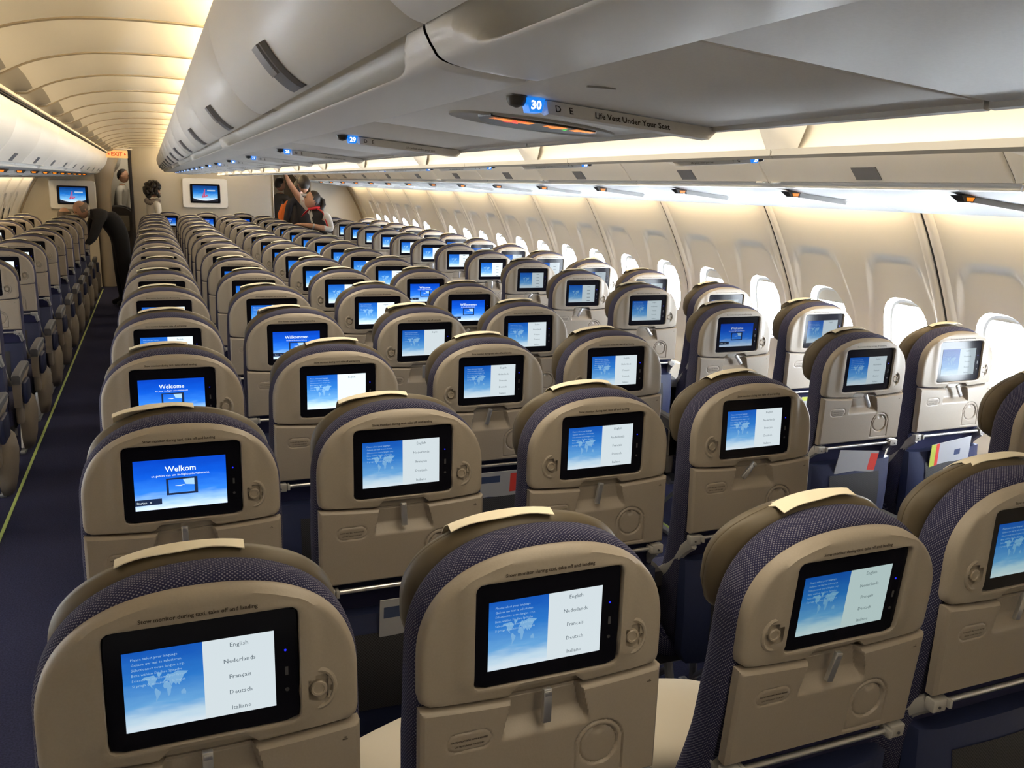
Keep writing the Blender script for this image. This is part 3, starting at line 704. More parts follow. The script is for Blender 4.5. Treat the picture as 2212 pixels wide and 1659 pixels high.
def screen_mesh(kind, lv):
    m = MS[lv]; bm = bmesh.new(); W, H = SX1-SX0, SZ1-SZ0; y0 = .0014
    P = lambda u, v, d=0: (SX0+u*W, y0-d*.0002, SZ0+v*H)
    def q(u0, v0, u1, v1, mi, d=0): poly(bm, [P(u0, v0, d), P(u1, v0, d), P(u1, v1, d), P(u0, v1, d)], mi)
    mats = [m['sky'], m['white'], m['ink'], m['pale'], m['map'], m['blue'], m['dark']]
    if kind in ('language', 'language_short', 'language_far'):
        q(0, 0, .515, 1, 0); q(.515, 0, 1, 1, 1)
        for p in MAPP: poly(bm, [P(u, v, 1) for u, v in p], 4)
        if kind != 'language_far':
            for i, s in enumerate(LINES): add_text(bm, s, lambda u, v, i=i: (SX0+.055*W+u, y0-.0006, SZ0+(.895-.066*i)*H+v), mi=3, height=.0036, align='LEFT', res=0)
            for i, s in enumerate(['English', 'Nederlands', 'Fran\u00e7ais', 'Deutsch', 'Italiano']):
                if kind == 'language_short' and i: break
                add_text(bm, s, lambda u, v, i=i: (SX0+.76*W+u, y0-.0006, SZ0+(.90-.205*i)*H+v-.002), mi=2, height=.0062, res=1)
        else:
            for i in range(5): q(.70, .88-.205*i, .82, .905-.205*i, 2, 1)
    else:
        ttl, sub, btn = {'welkom': ('Welkom', 'en geniet van uw in-flightentertainment.', 'Starten'), 'welcome': ('Welcome', 'to your in-flight entertainment', 'Start'), 'willkommen': ('Willkommen', 'bei Ihrer Bordunterhaltung', 'Start')}[kind]
        q(0, 0, 1, 1, 5)
        add_text(bm, ttl, lambda u, v: (SX0+.5*W+u, y0-.0006, SZ0+.745*H+v), mi=1, height=.0125, res=2, bold=.012)
        add_text(bm, sub, lambda u, v: (SX0+.5*W+u, y0-.0006, SZ0+.655*H+v), mi=1, height=.0052, res=1)
        q(.34, .27, .68, .61, 6, 1); q(.365, .31, .645, .58, 5, 2); poly(bm, [P(.52, .58, 3), P(.645, .58, 3), P(.645, .45, 3), P(.55, .47, 3)], 3)
        poly(bm, [P(.43, .455, 3), P(.50, .44, 3), P(.545, .47, 3), P(.50, .462, 3)], 1)
        q(.0, .10, .285, .22, 6, 1); add_text(bm, btn, lambda u, v: (SX0+.07*W+u, y0-.0008, SZ0+.137*H+v), mi=1, height=.005, res=1); add_text(bm, '\u00bb', lambda u, v: (SX0+.165*W+u, y0-.0008, SZ0+.135*H+v), mi=1, height=.0065, res=1)
    me_o = obj('screen', bm, mats, None, smooth=False, recalc=False); me = me_o.data; bpy.data.objects.remove(me_o); return me
_sm = {}
def screen(kind, lv):
    if (kind, lv) not in _sm: _sm[(kind, lv)] = screen_mesh(kind, lv)
    return _sm[(kind, lv)]

def tray_mesh():
    bm = bmesh.new(); w = .198; zb = .786
    xs = sorted(set([-w, -w+.002, -w+.006]+[-.19+.38*i/150 for i in range(151)]+[w-.006, w-.002, w]))
    ztop = lambda x: .9595+.0105*(x/.2)**2
    tt = [0, .01, .03]+[.05+.92*i/88 for i in range(89)]+[.985, .995, 1]
    def h(x, z):
        d = 0
        e = min(w-abs(x), z-zb, ztop(x)-z); d += .006*(1-min(1, e/.006))**2
        # latch bay: open at the top, sloping pale floor below
        hw = .054+.018*(.965-z)/.07
        s = sst(hw+.004, hw-.003, abs(x)); fl = sst(.896, .925, z); d += .021*s*fl
        # cup ring
        r = math.hypot(x-.092, z-.8535); d += .0050*math.exp(-((r-.0325)/.0018)**2) + .0024*sst(.033, .030, r)
        dz = math.hypot(x-.092, z-.882); d += .004*sst(.012, .004, dz)*(1 if r < .034 else 0)
        # arch groove
        if z > .853: ra = abs(math.hypot(x-.092, z-.8535)-.0425)
        else: ra = abs(abs(x-.092)-.0425) if z > .800 else 1
        if abs(x-.092) < .0435 and abs(z-.800) < .003: ra = min(ra, abs(z-.800))
        d += .0036*math.exp(-(ra/.0014)**2)
        # oval caution plate
        ex = max(abs(x+.124)-.020, 0); ro = abs(math.hypot(ex, z-.911)-.0145); d += .0018*math.exp(-(ro/.0015)**2)
        return d
    G = []
    for t in tt: G.append([(x, -.004+h(x, zb+(ztop(x)-zb)*t), zb+(ztop(x)-zb)*t) for x in xs])
    L = rings(bm, G, False, False, closed=False)
    # rim
    loop = [(x, z) for x, z in [(G[0][i][0], G[0][i][2]) for i in range(len(xs))]]+[(G[j][-1][0], G[j][-1][2]) for j in range(1, len(tt))]+[(G[-1][i][0], G[-1][i][2]) for i in range(len(xs)-2, -1, -1)]+[(G[j][0][0], G[j][0][2]) for j in range(len(tt)-2, 0, -1)]
    ya = [G[0][i][1] for i in range(len(xs))]+[G[j][-1][1] for j in range(1, len(tt))]+[G[-1][i][1] for i in range(len(xs)-2, -1, -1)]+[G[j][0][1] for j in range(len(tt)-2, 0, -1)]
    rings(bm, [[(p[0], y, p[1]) for p, y in zip(loop, ya)], [(p[0], .018, p[1]) for p in loop]], False, True)
    bmesh.ops.remove_doubles(bm, verts=bm.verts, dist=1e-5)
    return bm
def make_seat():
    root = empty('airline_seat')
    sh = obj('back_shell', build_shell(), M_shell, root, angle=40)
    global shell_left
    t = obj('back_shell', build_shell(-1), M_shell, None, angle=40); shell_left = t.data; bpy.data.objects.remove(t)
    bm = bmesh.new(); box(bm, (0, .030, .94), (.15, .016, .09), .004); box(bm, (0, .030, 1.07), (.30, .02, .14), .004); obj('shell_backing', bm, M_shell, root)
    mo = obj('monitor', build_monitor(), [M_black, M_dark, M_ledblue], root)
    s = bpy.data.objects.new('screen', screen('language', 'mid')); COL.objects.link(s); s.parent = mo
    bm = bmesh.new(); add_text(bm, 'Stow monitor during taxi, take off and landing', lambda u, v: (-.004+u, -.0068+0*v, 1.1625+v), width=.142, bold=.02)
    obj('stow_notice', bm, M_print, root, smooth=False, recalc=False)
    kn = bmesh.new(); lathe(kn, (0, 0, 0), [(.0285, .004), (.0270, -.0012), (.0240, -.0030), (.0212, -.0022), (.0185, .004), (.0140, .010), (.001, .011)], 'y', 32, sz=1.15, sx=.92, mi=1)
    lathe(kn, (0, -.001, 0), [(.0115, .009), (.0115, .0), (.0102, -.0015), (.0075, -.0015), (.0068, -.0003), (.001, -.0003)], 'y', 24)
    k = obj('volume_knob', kn, [M_knob, M_shell], root); k.location = (.1425, -.0005, 1.029)
    tr = obj('tray_table', tray_mesh(), M_table, root, angle=30)
    bm = bmesh.new()
    box(bm, (0, -.003, -.026), (.0140, .009, .056), .002); box(bm, (0, -.0076, -.005), (.011, .001, .008), .0004)
    la = obj('table_latch', bm, M_silver, tr); la.location = (-.003, -.004, .972)
    bm = bmesh.new()
    add_text(bm, 'FASTEN SEAT BELT WHILE SEATED', lambda u, v: (-.124+u, -.0048, .9125+v), width=.056, bold=.03); add_text(bm, 'LIFE VEST UNDER YOUR SEAT', lambda u, v: (-.124+u, -.0048, .9045+v), width=.046, bold=.03)
    box(bm, (.176, -.0052, .9475), (.007, .0004, .0012)); box(bm, (.177, -.0052, .9505), (.003, .0004, .001)); obj('table_notice', bm, M_print, tr, smooth=False, recalc=False)
    # rail and hinges
    bm = bmesh.new(); tube(bm, [(-.165, .002, .768), (.165, .002, .768)], .006, 12); ra = obj('tray_rail', bm, M_silver, root)
    for sx in (-1, 1):
        bm = bmesh.new(); box(bm, (sx*.182, .004, .766), (.034, .022, .026), .003); box(bm, (sx*.160, .0, .768), (.008, .026, .018), .002); lathe(bm, (sx*.184, -.008, .764), [(.0028, .002), (.0028, -.001)], 'y', 10, 1)
        obj('tray_hinge', bm, [M_hinge, M_dark], ra)
        bm = bmesh.new(); P = catmull([(sx*.186, .012, .760), (sx*.190, .05, .725), (sx*.192, .10, .66), (sx*.194, .17, .60), (sx*.194, .24, .575)], 5)
        tube(bm, P, .011, 8, flat=1.6); obj('tray_arm', bm, M_hinge, root)
    # backrest cushion: navy fabric wrapping the shell
    c = (0, .95); out = polar(arch_outline(.204, 1.035, 1.2060, .40, e=2.25, bot=[(-.207, .9), (-.200, .62), (-.188, .44), (-.17, .41), (.17, .41), (.188, .44), (.200, .62), (.207, .9)]), c, N)
    bm = bmesh.new()
    def lean(z): return .055*max(0, (.95-z)/.5)**1.3          # foot of the cushion comes forward
    R = []
    for d, y in ((.030, .024), (.012, .020), (.004, .028), (.0, .042), (.0, .070), (.006, .086), (.022, .10), (.045, .108)):
        R.append([(x, y+lean(z)+(.06*max(0, (.8-z)/.4)**1.5 if y > .06 else 0), z) for x, z in shrink(out, c, d)])
    L = rings(bm, R); uvl = bm.loops.layers.uv.new('UVMap'); co = {}
    tot = 0; us = [0]
    for i in range(1, N+1): tot += (Vector(R[4][i % N])-Vector(R[4][i-1])).length; us.append(tot)
    for i in range(N):
        vv = 0
        for j, ring in enumerate(L):
            if j: vv += (ring[i].co-L[j-1][i].co).length
            co[ring[i]] = (us[i], vv)
    for f in bm.faces:
        mx = max(co[l.vert][0] for l in f.loops)
        for l in f.loops:
            u, v = co[l.vert]; l[uvl].uv = (u+tot if (mx-u) > tot*.5 and len(f.verts) == 4 else u, v)
    obj('backrest', bm, M_navy_uv, root, angle=60)
    # headrest with side wings
    c = (0, 1.10); out = polar(arch_outline(.192, 1.085, 1.211, .99, e=2.15, bot=[(-.192, 1.055), (-.182, 1.02), (-.15, 1.0), (.15, 1.0), (.182, 1.02), (.192, 1.055)]), c, N)
    bm = bmesh.new(); R = []
    for d, y in ((.03, .084), (.012, .088), (.002, .098), (.0, .108), (.0018, .1105), (.0018, .1125), (.0015, .115), (.010, .134), (.026, .150), (.05, .160)):
        R.append([(x, y+.030*(abs(x)/.2)**3, z) for x, z in shrink(out, c, d)])
    L = rings(bm, R); bm.faces.ensure_lookup_table()
    for i, f in enumerate(bm.faces):
        if 4*N <= i < 5*N: f.material_index = 1
    hd = obj('headrest', bm, [M_head, M_seam], root, angle=60)
    bm = bmesh.new(); R = []
    for i in range(13):
        x = -.100+.165*i/12; w = .0015*math.sin(x*60)
        zt = 1.085+.127*(1-(abs(x)/.192)**2.15)**(1/2.15)
        R.append([(x, .091, zt+.003+w), (x, .112, zt+.0065), (x, .134, zt-.004), (x, .152, zt-.020), (x, .166, zt-.10), (x, .165, zt-.10), (x, .151, zt-.021), (x, .133, zt-.005), (x, .112, zt+.0055), (x, .091, zt+.0015+w)])
    rings(bm, R); obj('headrest_cover', bm, M_paper, hd)
    # seat pan
    bm = bmesh.new(); out = rrect(-.212, .212, .10, .57, .05, 5); c = (0, .33); R = []
    for d, z in ((.02, .37), (.0, .385), (.0, .44), (.008, .462), (.03, .476), (.09, .480)):
        R.append([(x, y, z-(.018 if y > .5 else 0)-.02*sst(.2, .1, y)) for x, y in shrink(out, c, d)])
    rings(bm, R); obj('seat_cushion', bm, M_navy, root, angle=60)
    bm = bmesh.new(); box(bm, (0, .34, .345), (.41, .42, .05), .01); obj('seat_frame', bm, M_dark, root)
    # literature pocket with net window
    bm = bmesh.new(); R = []
    for z in (.70, .694, .64, .56, .48, .42, .385):
        b = .022*math.sin(PI*min(1, max(0, (z-.385)/.31))); w = .195-.02*(z < .42)
        R.append([(-w, .02-.4*b, z), (-w*.8, .008-b, z), (0, .004-b*1.1, z), (w*.8, .008-b, z), (w, .02-.4*b, z), (w, .05, z), (-w, .05, z)])
    rings(bm, R); pk = obj('seat_pocket', bm, M_vinyl, root, angle=40)
    bm = bmesh.new(); R = []
    for z in (.655, .60, .53, .46):
        b = .022*math.sin(PI*(z-.385)/.31)+.0035; R.append([(-.125, .0075-b, z), (-.06, .0055-b*1.05, z), (0, .0045-b*1.1, z), (.06, .0055-b*1.05, z), (.125, .0075-b, z)])
    rings(bm, R, False, False, closed=False); obj('pocket_net', bm, M_mesh, pk)
    # legs and beams
    for sx in (-1, 1):
        bm = bmesh.new(); tube(bm, [(sx*.14, .16, .33), (sx*.14, .06, .03)], .014, 8); tube(bm, [(sx*.14, .42, .33), (sx*.14, .40, .03)], .014, 8); box(bm, (sx*.14, .24, .012), (.03, .46, .02), .004); tube(bm, [(sx*.14, .40, .06), (sx*.14, .14, .30)], .010, 8)
        obj('leg', bm, M_silver, root)
    bm = bmesh.new(); tube(bm, [(-.212, .17, .32), (.212, .17, .32)], .022, 10); tube(bm, [(-.212, .42, .32), (.212, .42, .32)], .022, 10); obj('cross_beam', bm, M_silver, root)
    return root
def arm_mesh(sx):
    bm = bmesh.new(); x = sx*.2395
    R = []
    for y, zt, zb in ((.10, .645, .60), (.13, .655, .595), (.25, .662, .62), (.42, .664, .628), (.47, .658, .630), (.49, .645, .632)):
        R.append([(x-.020, y, zb), (x-.022, y, zt-.008), (x-.015, y, zt), (x+.015, y, zt), (x+.022, y, zt-.008), (x+.020, y, zb)])
    rings(bm, R, mi=0)
    R = []
    for y, zt, zb in ((.105, .60, .47), (.16, .61, .46), (.30, .628, .57), (.47, .632, .612)):
        R.append([(x-.019, y, zb), (x-.021, y, zt-.004), (x+.021, y, zt-.004), (x+.019, y, zb)])
    rings(bm, R, mi=1)
    return bm
def end_mesh(sx):
    """aisle end: beige drop-shaped side shell with a blue pad above"""
    bm = bmesh.new(); x = sx*.2405
    P = [(.20, .50), (.33, .515), (.45, .47), (.50, .40), (.46, .30), (.36, .21), (.27, .19), (.20, .25), (.17, .38)]
    c = (.32, .36); o = polar(P, c, 40)
    rings(bm, [[(x-sx*.01, y, z) for y, z in o], [(x+sx*.022, y, z) for y, z in o], [(x+sx*.040, y, z) for y, z in shrink(o, c, .02)], [(x+sx*.052, y, z) for y, z in shrink(o, c, .07)]])
    box(bm, (x, .15, .50), (.036, .075, .25), .01)
    return bm
def pad_mesh(sx):
    bm = bmesh.new(); box(bm, (sx*.272, .20, .545), (.026, .17, .12), .012); return bm
seat0 = make_seat()
me_arm = {s: obj('armrest', arm_mesh(s), [M_grey, M_shell], None).data for s in (-1, 1)}
me_end = {s: obj('side_shell', end_mesh(s), M_shell, None, angle=50).data for s in (-1, 1)}
me_pad = {s: obj('side_pad', pad_mesh(s), M_vinyl, None).data for s in (-1, 1)}
for o in list(COL.objects):
    if o.type == 'MESH' and o.parent is None and o.name.split('.')[0] in ('armrest', 'side_shell', 'side_pad'): bpy.data.objects.remove(o)
def add_child(nm, me, parent):
    c = bpy.data.objects.new(nm, me); COL.objects.link(c); c.parent = parent; return c
COLX = {'A': -2.237, 'C': -1.73, 'D': -.739, 'E': -.2595, 'F': .2575, 'G': .749, 'H': 1.7295, 'K': 2.2365}
DESC = {'A': 'window seat of the dim far pairs', 'C': 'aisle seat of the dim far pairs', 'D': 'middle block seat by the empty aisle', 'E': 'middle block seat, second from the empty aisle',
        'F': 'middle block seat, second from the daylit aisle', 'G': 'middle block seat by the daylit aisle', 'H': 'daylit pair seat by the aisle', 'K': 'daylit pair seat by the windows'}
KIND = {('D', 1): 'welkom', ('D', 2): 'welcome', ('E', 3): 'willkommen', ('D', 3): 'language_short', ('D', 4): 'language_short', ('E', 2): 'language_short', ('E', 4): 'language_short', ('F', 3): 'language_short', ('F', 4): 'language_short', ('G', 4): 'willkommen', ('G', 5): 'welcome',
        ('H', 3): 'welcome', ('K', 3): 'language_short'}
LATCH = {('F', 1): -10, ('E', 1): 3, ('G', 1): -42, ('F', 2): -14, ('H', 2): 30, ('K', 2): 30, ('H', 3): 38, ('H', 4): 38, ('K', 3): 25, ('G', 0): -14, ('F', 0): -12, ('G', 4): -40, ('H', 5): -30, ('H', 6): -40, ('G', 3): -35}
FIT = {('D', 0): .019, ('D', 1): .0177, ('D', 2): .0136, ('D', 3): -.0145, ('E', 0): .0036, ('E', 1): .0155, ('E', 2): -.0156, ('E', 3): -.0012, ('F', 0): -.055, ('F', 1): .0036, ('F', 2): -.0066, ('F', 3): -.0295,
       ('G', 0): -.008, ('G', 1): .0236, ('G', 2): .022, ('G', 3): .0186, ('H', 2): -.015, ('K', 2): .011}
OPEN_COVER_SKIP = {('A', 9), ('H', 1)}
back_parts = ('back_shell', 'shell_backing', 'monitor', 'stow_notice', 'volume_knob', 'tray_table', 'backrest', 'headrest', 'tray_rail', 'seat_pocket')
first = True
def place_seat(c, k, x, y, lab, grp):
    global first
    r = seat0 if first else dup(seat0)
    fresh = first; first = False
    r.location = (x, y, 0)
    e = FIT.get((c, k), random.uniform(-.012, .012)); ang = math.atan(e/.62)
    piv = Vector((0, .12, .48)); Rm = Matrix.Translation(piv) @ Matrix.Rotation(-ang, 4, 'X') @ Matrix.Translation(-piv)
    for ch in r.children:
        b = ch.name.split('.')[0]
        if b in back_parts:
            loc = Vector((.1425, -.0005, 1.029)) if b == 'volume_knob' else Vector((0, 0, 0))
            if b == 'volume_knob' and c in 'FG': loc.x = -.1425
            if b == 'back_shell' and c in 'FG': ch.data = shell_left
            ch.matrix_local = Rm @ Matrix.Translation(loc)
        if b == 'monitor':
            s = ch.children[0]
            kind = KIND.get((c, k)) or ('language' if k < 5 else 'language_far')
            lv = 'bright' if c in 'ADE' and k >= 2 else 'mid'
            if c in 'C': lv = 'bright'
            if c == 'D' and k < 2: lv = 'bright' if k == 1 else 'mid'
            if c in 'GF' and k == 0: lv = 'dim'
            if c in 'FG' and k > 3: lv = 'bright'
            if c in 'HK': lv = 'window' if k < 7 else 'mid'
            if kind == 'language_far' and lv in ('bright', 'mid'): lv = 'bright' if c in 'DEFGH' else lv
            s.data = screen(kind, lv)
        if b == 'tray_table':
            for g in ch.children:
                if g.name.startswith('table_latch'):
                    g.rotation_euler = (0, math.radians(-LATCH.get((c, k), random.choice([0, 0, 0, 4, -4, 30, -30]) if k > 4 else 0)), 0)
        if b == 'headrest':
            g = ch.children[0]; g.location = (random.uniform(-.012, .012), random.uniform(-.004, .006), random.uniform(-.001, .003)); g.rotation_euler = (0, random.uniform(-.03, .03), random.uniform(-.10, .10))
            if k > 9 and random.random() < .5: g.hide_render = False
    if c in 'ADEFGHK' or True:
        add_child('armrest', me_arm[-1], r)
    if c in 'CGK3': add_child('armrest', me_arm[1], r)
    if c in 'CG': add_child('side_shell', me_end[1], r); add_child('side_pad', me_pad[1], r)
    if c in 'DH': add_child('side_shell', me_end[-1], r); add_child('side_pad', me_pad[-1], r)
    tag(r, lab, 'seat', grp)
    return r
SPE = {'welkom': ', screen reads Welkom', 'welcome': ', screen reads Welcome', 'willkommen': ', screen reads Willkommen'}
for k in range(0, 16):
    for c in 'DEFG':
        place_seat(c, k, COLX[c], 1.043+.8*k, 'navy and beige %s, %s row from the rear%s' % (DESC[c], ORD[k], '' if (c, k) not in KIND or KIND[(c, k)] not in SPE else ''), 'seats of the middle block')
for k in range(0, 16):
    for c in 'HK':
        place_seat(c, k, COLX[c], .867+.8*k, 'navy and beige %s, %s row from the rear' % (DESC[c], ORD[k]), 'seat pairs along the daylit windows')
for k in range(4, 15):
    for c in 'AC':
        if c == 'A' and k < 6: continue
        place_seat(c, k, COLX[c], 1.043+.8*k, 'beige-backed %s, %s row back from the bulkhead' % (DESC[c], ORD[14-k]), 'seat pairs beyond the far aisle')
for i, x in enumerate((-.53, 0.0, .53)):
    KIND[('3', i)] = 'welcome'
    r = place_seat('3', i, x, 13.95, 'seat of the front row of three before the bulkhead, %s' % ('beside the curly-haired woman', 'between two other seats', 'at the crew side')[i], 'front row of three seats')

# pillows and safety cards near the camera
def pillow(x, y, z, rz, lab):
    bm = bmesh.new(); n = 12; P = lambda u, v, s: (.19*u*(1-.06*v*v), .14*v*(1-.06*u*u), s*.045*(max(0, (1-u**4)*(1-v**4)))**.5)
    for s in (1, -1):
        G = [[P(-1+2*i/n, -1+2*j/n, s) for i in range(n+1)] for j in range(n+1)]; rings(bm, G, False, False, closed=False)
    bmesh.ops.remove_doubles(bm, verts=bm.verts, dist=1e-4)
    o = obj('pillow', bm, M_pillow, None, angle=80); o.location = (x, y, z); o.rotation_euler = (.18, 0, rz)
    tag(o, lab, 'pillow', 'cream pillows on the seats')
pillow(-.30, 1.50, .53, .35, 'cream pillow on the second rearmost middle seat, seen beside the language screens')
pillow(.20, 1.46, .53, -.3, 'cream pillow on the third rearmost middle seat, the one tipped back')
def card(x, y, lab, cols, w=.12, rot=0, h=.10):
    bm = bmesh.new(); box(bm, (0, 0, .035), (w, .003, h), .0008); 
    n0 = len(bm.faces)
    for i, (u0, u1, v0, v1, mi) in enumerate(cols): poly(bm, [(w*(u0-.5), -.0017, .035+h*(v0-.5)), (w*(u1-.5), -.0017, .035+h*(v0-.5)), (w*(u1-.5), -.0017, .035+h*(v1-.5)), (w*(u0-.5), -.0017, .035+h*(v1-.5))], mi)
    o = obj('safety_card', bm, [M_cardw, M_cardb, M_cardr, M_cardg], None, smooth=False, recalc=False); o.location = (x, y, .662); o.rotation_euler = (.10, rot, 0)
    tag(o, lab, 'card', 'leaflets in the seat pockets')
M_cardw = mat('card_white', (.36, .37, .40, 1), .5); M_cardb = mat('card_navy_print', (.03, .05, .12, 1), .5); M_cardr = mat('card_red', (.6, .05, .04, 1), .5); M_cardg = mat('card_green_yellow', (.45, .50, .08, 1), .5)
yk = lambda k: 1.043+.8*k
card(-.259+.03, yk(1)-.006, 'white leaflet with navy print in the pocket, second row, by the aisle strip', [(.05, .35, .5, .8, 1), (.45, .9, .55, .75, 1)], .19)
card(-.739+.06, yk(2)-.006, 'white tag with bold navy print in the pocket behind the Welcome seat', [(.1, .7, .55, .85, 1)], .16)
card(.2575+.02, yk(2)-.006, 'white and red leaflet in the pocket, third row, middle block', [(.1, .6, .6, .85, 1), (.8, 1., .2, .9, 2)], .19)
card(.749, yk(1)-.006, 'white leaflet with yellow edge in the pocket of the daylit aisle seat, second row', [(.0, .12, 0, 1, 3)], .17)
card(1.7295+.0, .867+.8*2-.006, 'grey leaflet with red corner in the third daylit aisle seat pocket', [(.8, 1, .2, .9, 2)], .2, .1)
card(2.2365, .867+.8*2-.006, 'leaflet with red and green edge in the third window seat pocket', [(.0, .12, 0, 1, 3), (.12, .2, 0, 1, 2), (.6, .75, .3, .55, 1)], .22, -.1)
card(2.2365, .867+.8*3-.006, 'white and yellow leaflet in the fourth window seat pocket', [(.0, 1, .8, 1, 3), (.2, .7, .3, .6, 1)], .2)
card(-1.73+.05, yk(8)-.006, 'white leaflet in a pocket beyond the empty aisle, large barcode print', [(.3, .7, .3, .6, 1)], .1)
card(-1.73-.02, yk(7)-.006, 'white and red leaflet in a pocket beyond the empty aisle', [(.6, .95, .1, .5, 2)], .1)

# ------------------------------------------------------------------ forward end: bulkheads, monitors, exit
def bulk(nm, x0, x1, z1, y=Y1, m=M_bulk, t=.05):
    bm = bmesh.new(); box(bm, ((x0+x1)/2, y+t/2, z1/2), (x1-x0, t, z1), .006); return tag(obj(nm, bm, m), kind='structure')
bulk('wall_front', -1.02, 1.13, 2.20)
bm = bmesh.new(); box(bm, (-1.045, Y1+.02, 1.10), (.05, .08, 2.2), .01); tag(obj('trim_4', bm, mat('dark_curtain_edge', (.012, .010, .014, 1), .8)), kind='structure')
bm = bmesh.new(); box(bm, (1.137, Y1-.002, 1.0), (.012, .06, 2.0), .003); tag(obj('trim_5', bm, M_white), kind='structure')
def shaped_bulk(nm, side, xin):
    bm = bmesh.new(); zs = [0, .3, .55, .8, 1.0, 1.2, 1.4, 1.55, 1.66, 1.75, 2.0]
    P = [(side*xin, z) for z in zs]+[(side*(wprof(z)-.005), z) for z in zs[::-1]]
    rings(bm, [[(x, y, z) for x, z in P] for y in (Y1-.25, Y1-.20)]); tag(obj(nm, bm, M_bulk, smooth=False), kind='structure')
    bm = bmesh.new(); zz = [.3+.08*i for i in range(18)]
    rings(bm, [[(side*(wprof(z)-.03), Y1-.30, z), (side*(wprof(z)-.002), Y1-.30, z), (side*(wprof(z)-.002), Y1-.2, z), (side*(wprof(z)-.03), Y1-.2, z)] for z in zz]); tag(obj('trim_%d' % (6 if side > 0 else 7), bm, M_frame), kind='structure')
shaped_bulk('wall_front_left', -1, 1.55); shaped_bulk('wall_front_right', 1, 1.72)
def bulkhead_monitor(x, y, z, w, lab):
    T = tag(empty('bulkhead_monitor', (x, y, z)), lab, 'monitor', 'monitors on the bulkheads')
    h = w*.60; bm = bmesh.new(); o = polar(rrect(-w*.80, w*.80, -h*.88, h*.92, .03), (0, 0), 64)
    rings(bm, [[(a, 0, b) for a, b in o], [(a, -.05, b) for a, b in o], [(a, -.06, b) for a, b in shrink(o, (0, 0), .012)]]); obj('surround', bm, M_bin, T)
    bm = bmesh.new(); o = polar(rrect(-w*.53, w*.53, -h*.58, h*.58, .01), (0, 0), 64); rings(bm, [[(a, -.055, b) for a, b in o], [(a, -.072, b) for a, b in o]]); B = obj('bezel', bm, M_black, T)
    bm = bmesh.new(); y0 = -.0735
    P = lambda u, v, d=0: (w*.44*(2*u-1), y0-d*.0004, h*.47*(2*v-1))
    poly(bm, [P(0, 0), P(1, 0), P(1, 1), P(0, 1)], 0)
    arc = [P(0, 0, 1)]+[P(i/12, .17*(2*i/12-1)**2+.02, 1) for i in range(13)]+[P(1, 0, 1)]
    for i in range(12): poly(bm, [P(i/12, 0, 1), P((i+1)/12, 0, 1), P((i+1)/12, .04+.16*(2*(i+1)/12-1)**2, 1), P(i/12, .04+.16*(2*i/12-1)**2, 1)], 3)
    for a, b in (((.36, .25), (.48, .78)), ((.44, .25), (.49, .80)), ((.34, .27), (.56, .45))): poly(bm, [P(a[0], a[1], 2), P(a[0]+.045, a[1], 2), P(b[0]+.012, b[1], 2), P(b[0], b[1], 2)], 1)
    for cx, cz in ((.40, .28), (.50, .30), (.56, .36)): poly(bm, [P(cx+.035*math.cos(a*PI/5), cz+.05*math.sin(a*PI/5), 3) for a in range(10)], 1)
    poly(bm, [P(.58, .66, 2), P(.90, .66, 2), P(.90, .74, 2), P(.58, .74, 2)], 2); poly(bm, [P(.7, .14, 4), P(.9, .14, 4), P(.9, .18, 4), P(.7, .18, 4)], 2)
    gm = grad_mat('bulk_screen_sky', [(0, rgb(225, 240, 255)), (.1, rgb(225, 240, 255)), (.3, rgb(120, 190, 240)), (.6, rgb(30, 120, 210)), (1, rgb(10, 60, 130))], 1.1) if 'bulk_screen_sky' not in bpy.data.materials else bpy.data.materials['bulk_screen_sky']
    nt = gm.node_tree
    for n in nt.nodes:
        if n.type == 'MATH' and n.operation == 'SUBTRACT' and abs(n.inputs[1].default_value-SZ0) < 1e-4: n.inputs[1].default_value = -h*.47
        if n.type == 'MATH' and n.operation == 'DIVIDE': n.inputs[1].default_value = h*.94
    obj('screen', bm, [gm, emis('logo_red', rgb(205, 70, 110), 1.0), emis('logo_pale', rgb(190, 215, 235), .9), emis('horizon_navy', rgb(15, 30, 60), .5)], B, smooth=False, recalc=False)
bulkhead_monitor(.055, Y1, 1.475, .435, 'wall monitor on the central bulkhead in a pale surround')
bulkhead_monitor(-1.86, Y1-.25, 1.405, .40, 'wall monitor on the far aisle bulkhead above the bending man')
# left doorway: pillar, forward cabin beyond, exit sign
bm = bmesh.new(); rings(bm, [[(-1.45+.10*math.cos(a*PI/8)*s, Y1-.12+.09*math.sin(a*PI/8)*s, z) for a in range(16)] for z, s in ((0, 1.1), (1.2, 1.1), (1.55, 1.25), (1.85, 2.0), (2.0, 2.6))]); tag(obj('trim_8', bm, mat('door_pillar', (.30, .26, .21, 1), .5)), kind='structure')
T = tag(empty('exit_sign', (-1.19, 14.2, 2.02)), 'small lit EXIT sign with arrows hanging over the far aisle', 'sign')
bm = bmesh.new(); box(bm, (0, 0, 0), (.29, .03, .11), .006); F = obj('sign_face', bm, M_exit, T)
bm = bmesh.new(); add_text(bm, 'EXIT', lambda u, v: (u, -.0165, -.026+v), width=.15, bold=.02)
for s in (-1, 1): poly(bm, [(s*.125, -.0165, 0), (s*.098, -.0165, .018), (s*.098, -.0165, -.018)])
obj('sign_lettering', bm, M_exitr, F, smooth=False, recalc=False)
bm = bmesh.new(); box(bm, (0, 0, .075), (.42, .06, .02), .005); tube(bm, [(.10, 0, .08), (.10, 0, .14)], .005, 6); obj('sign_mount', bm, M_bin, T)
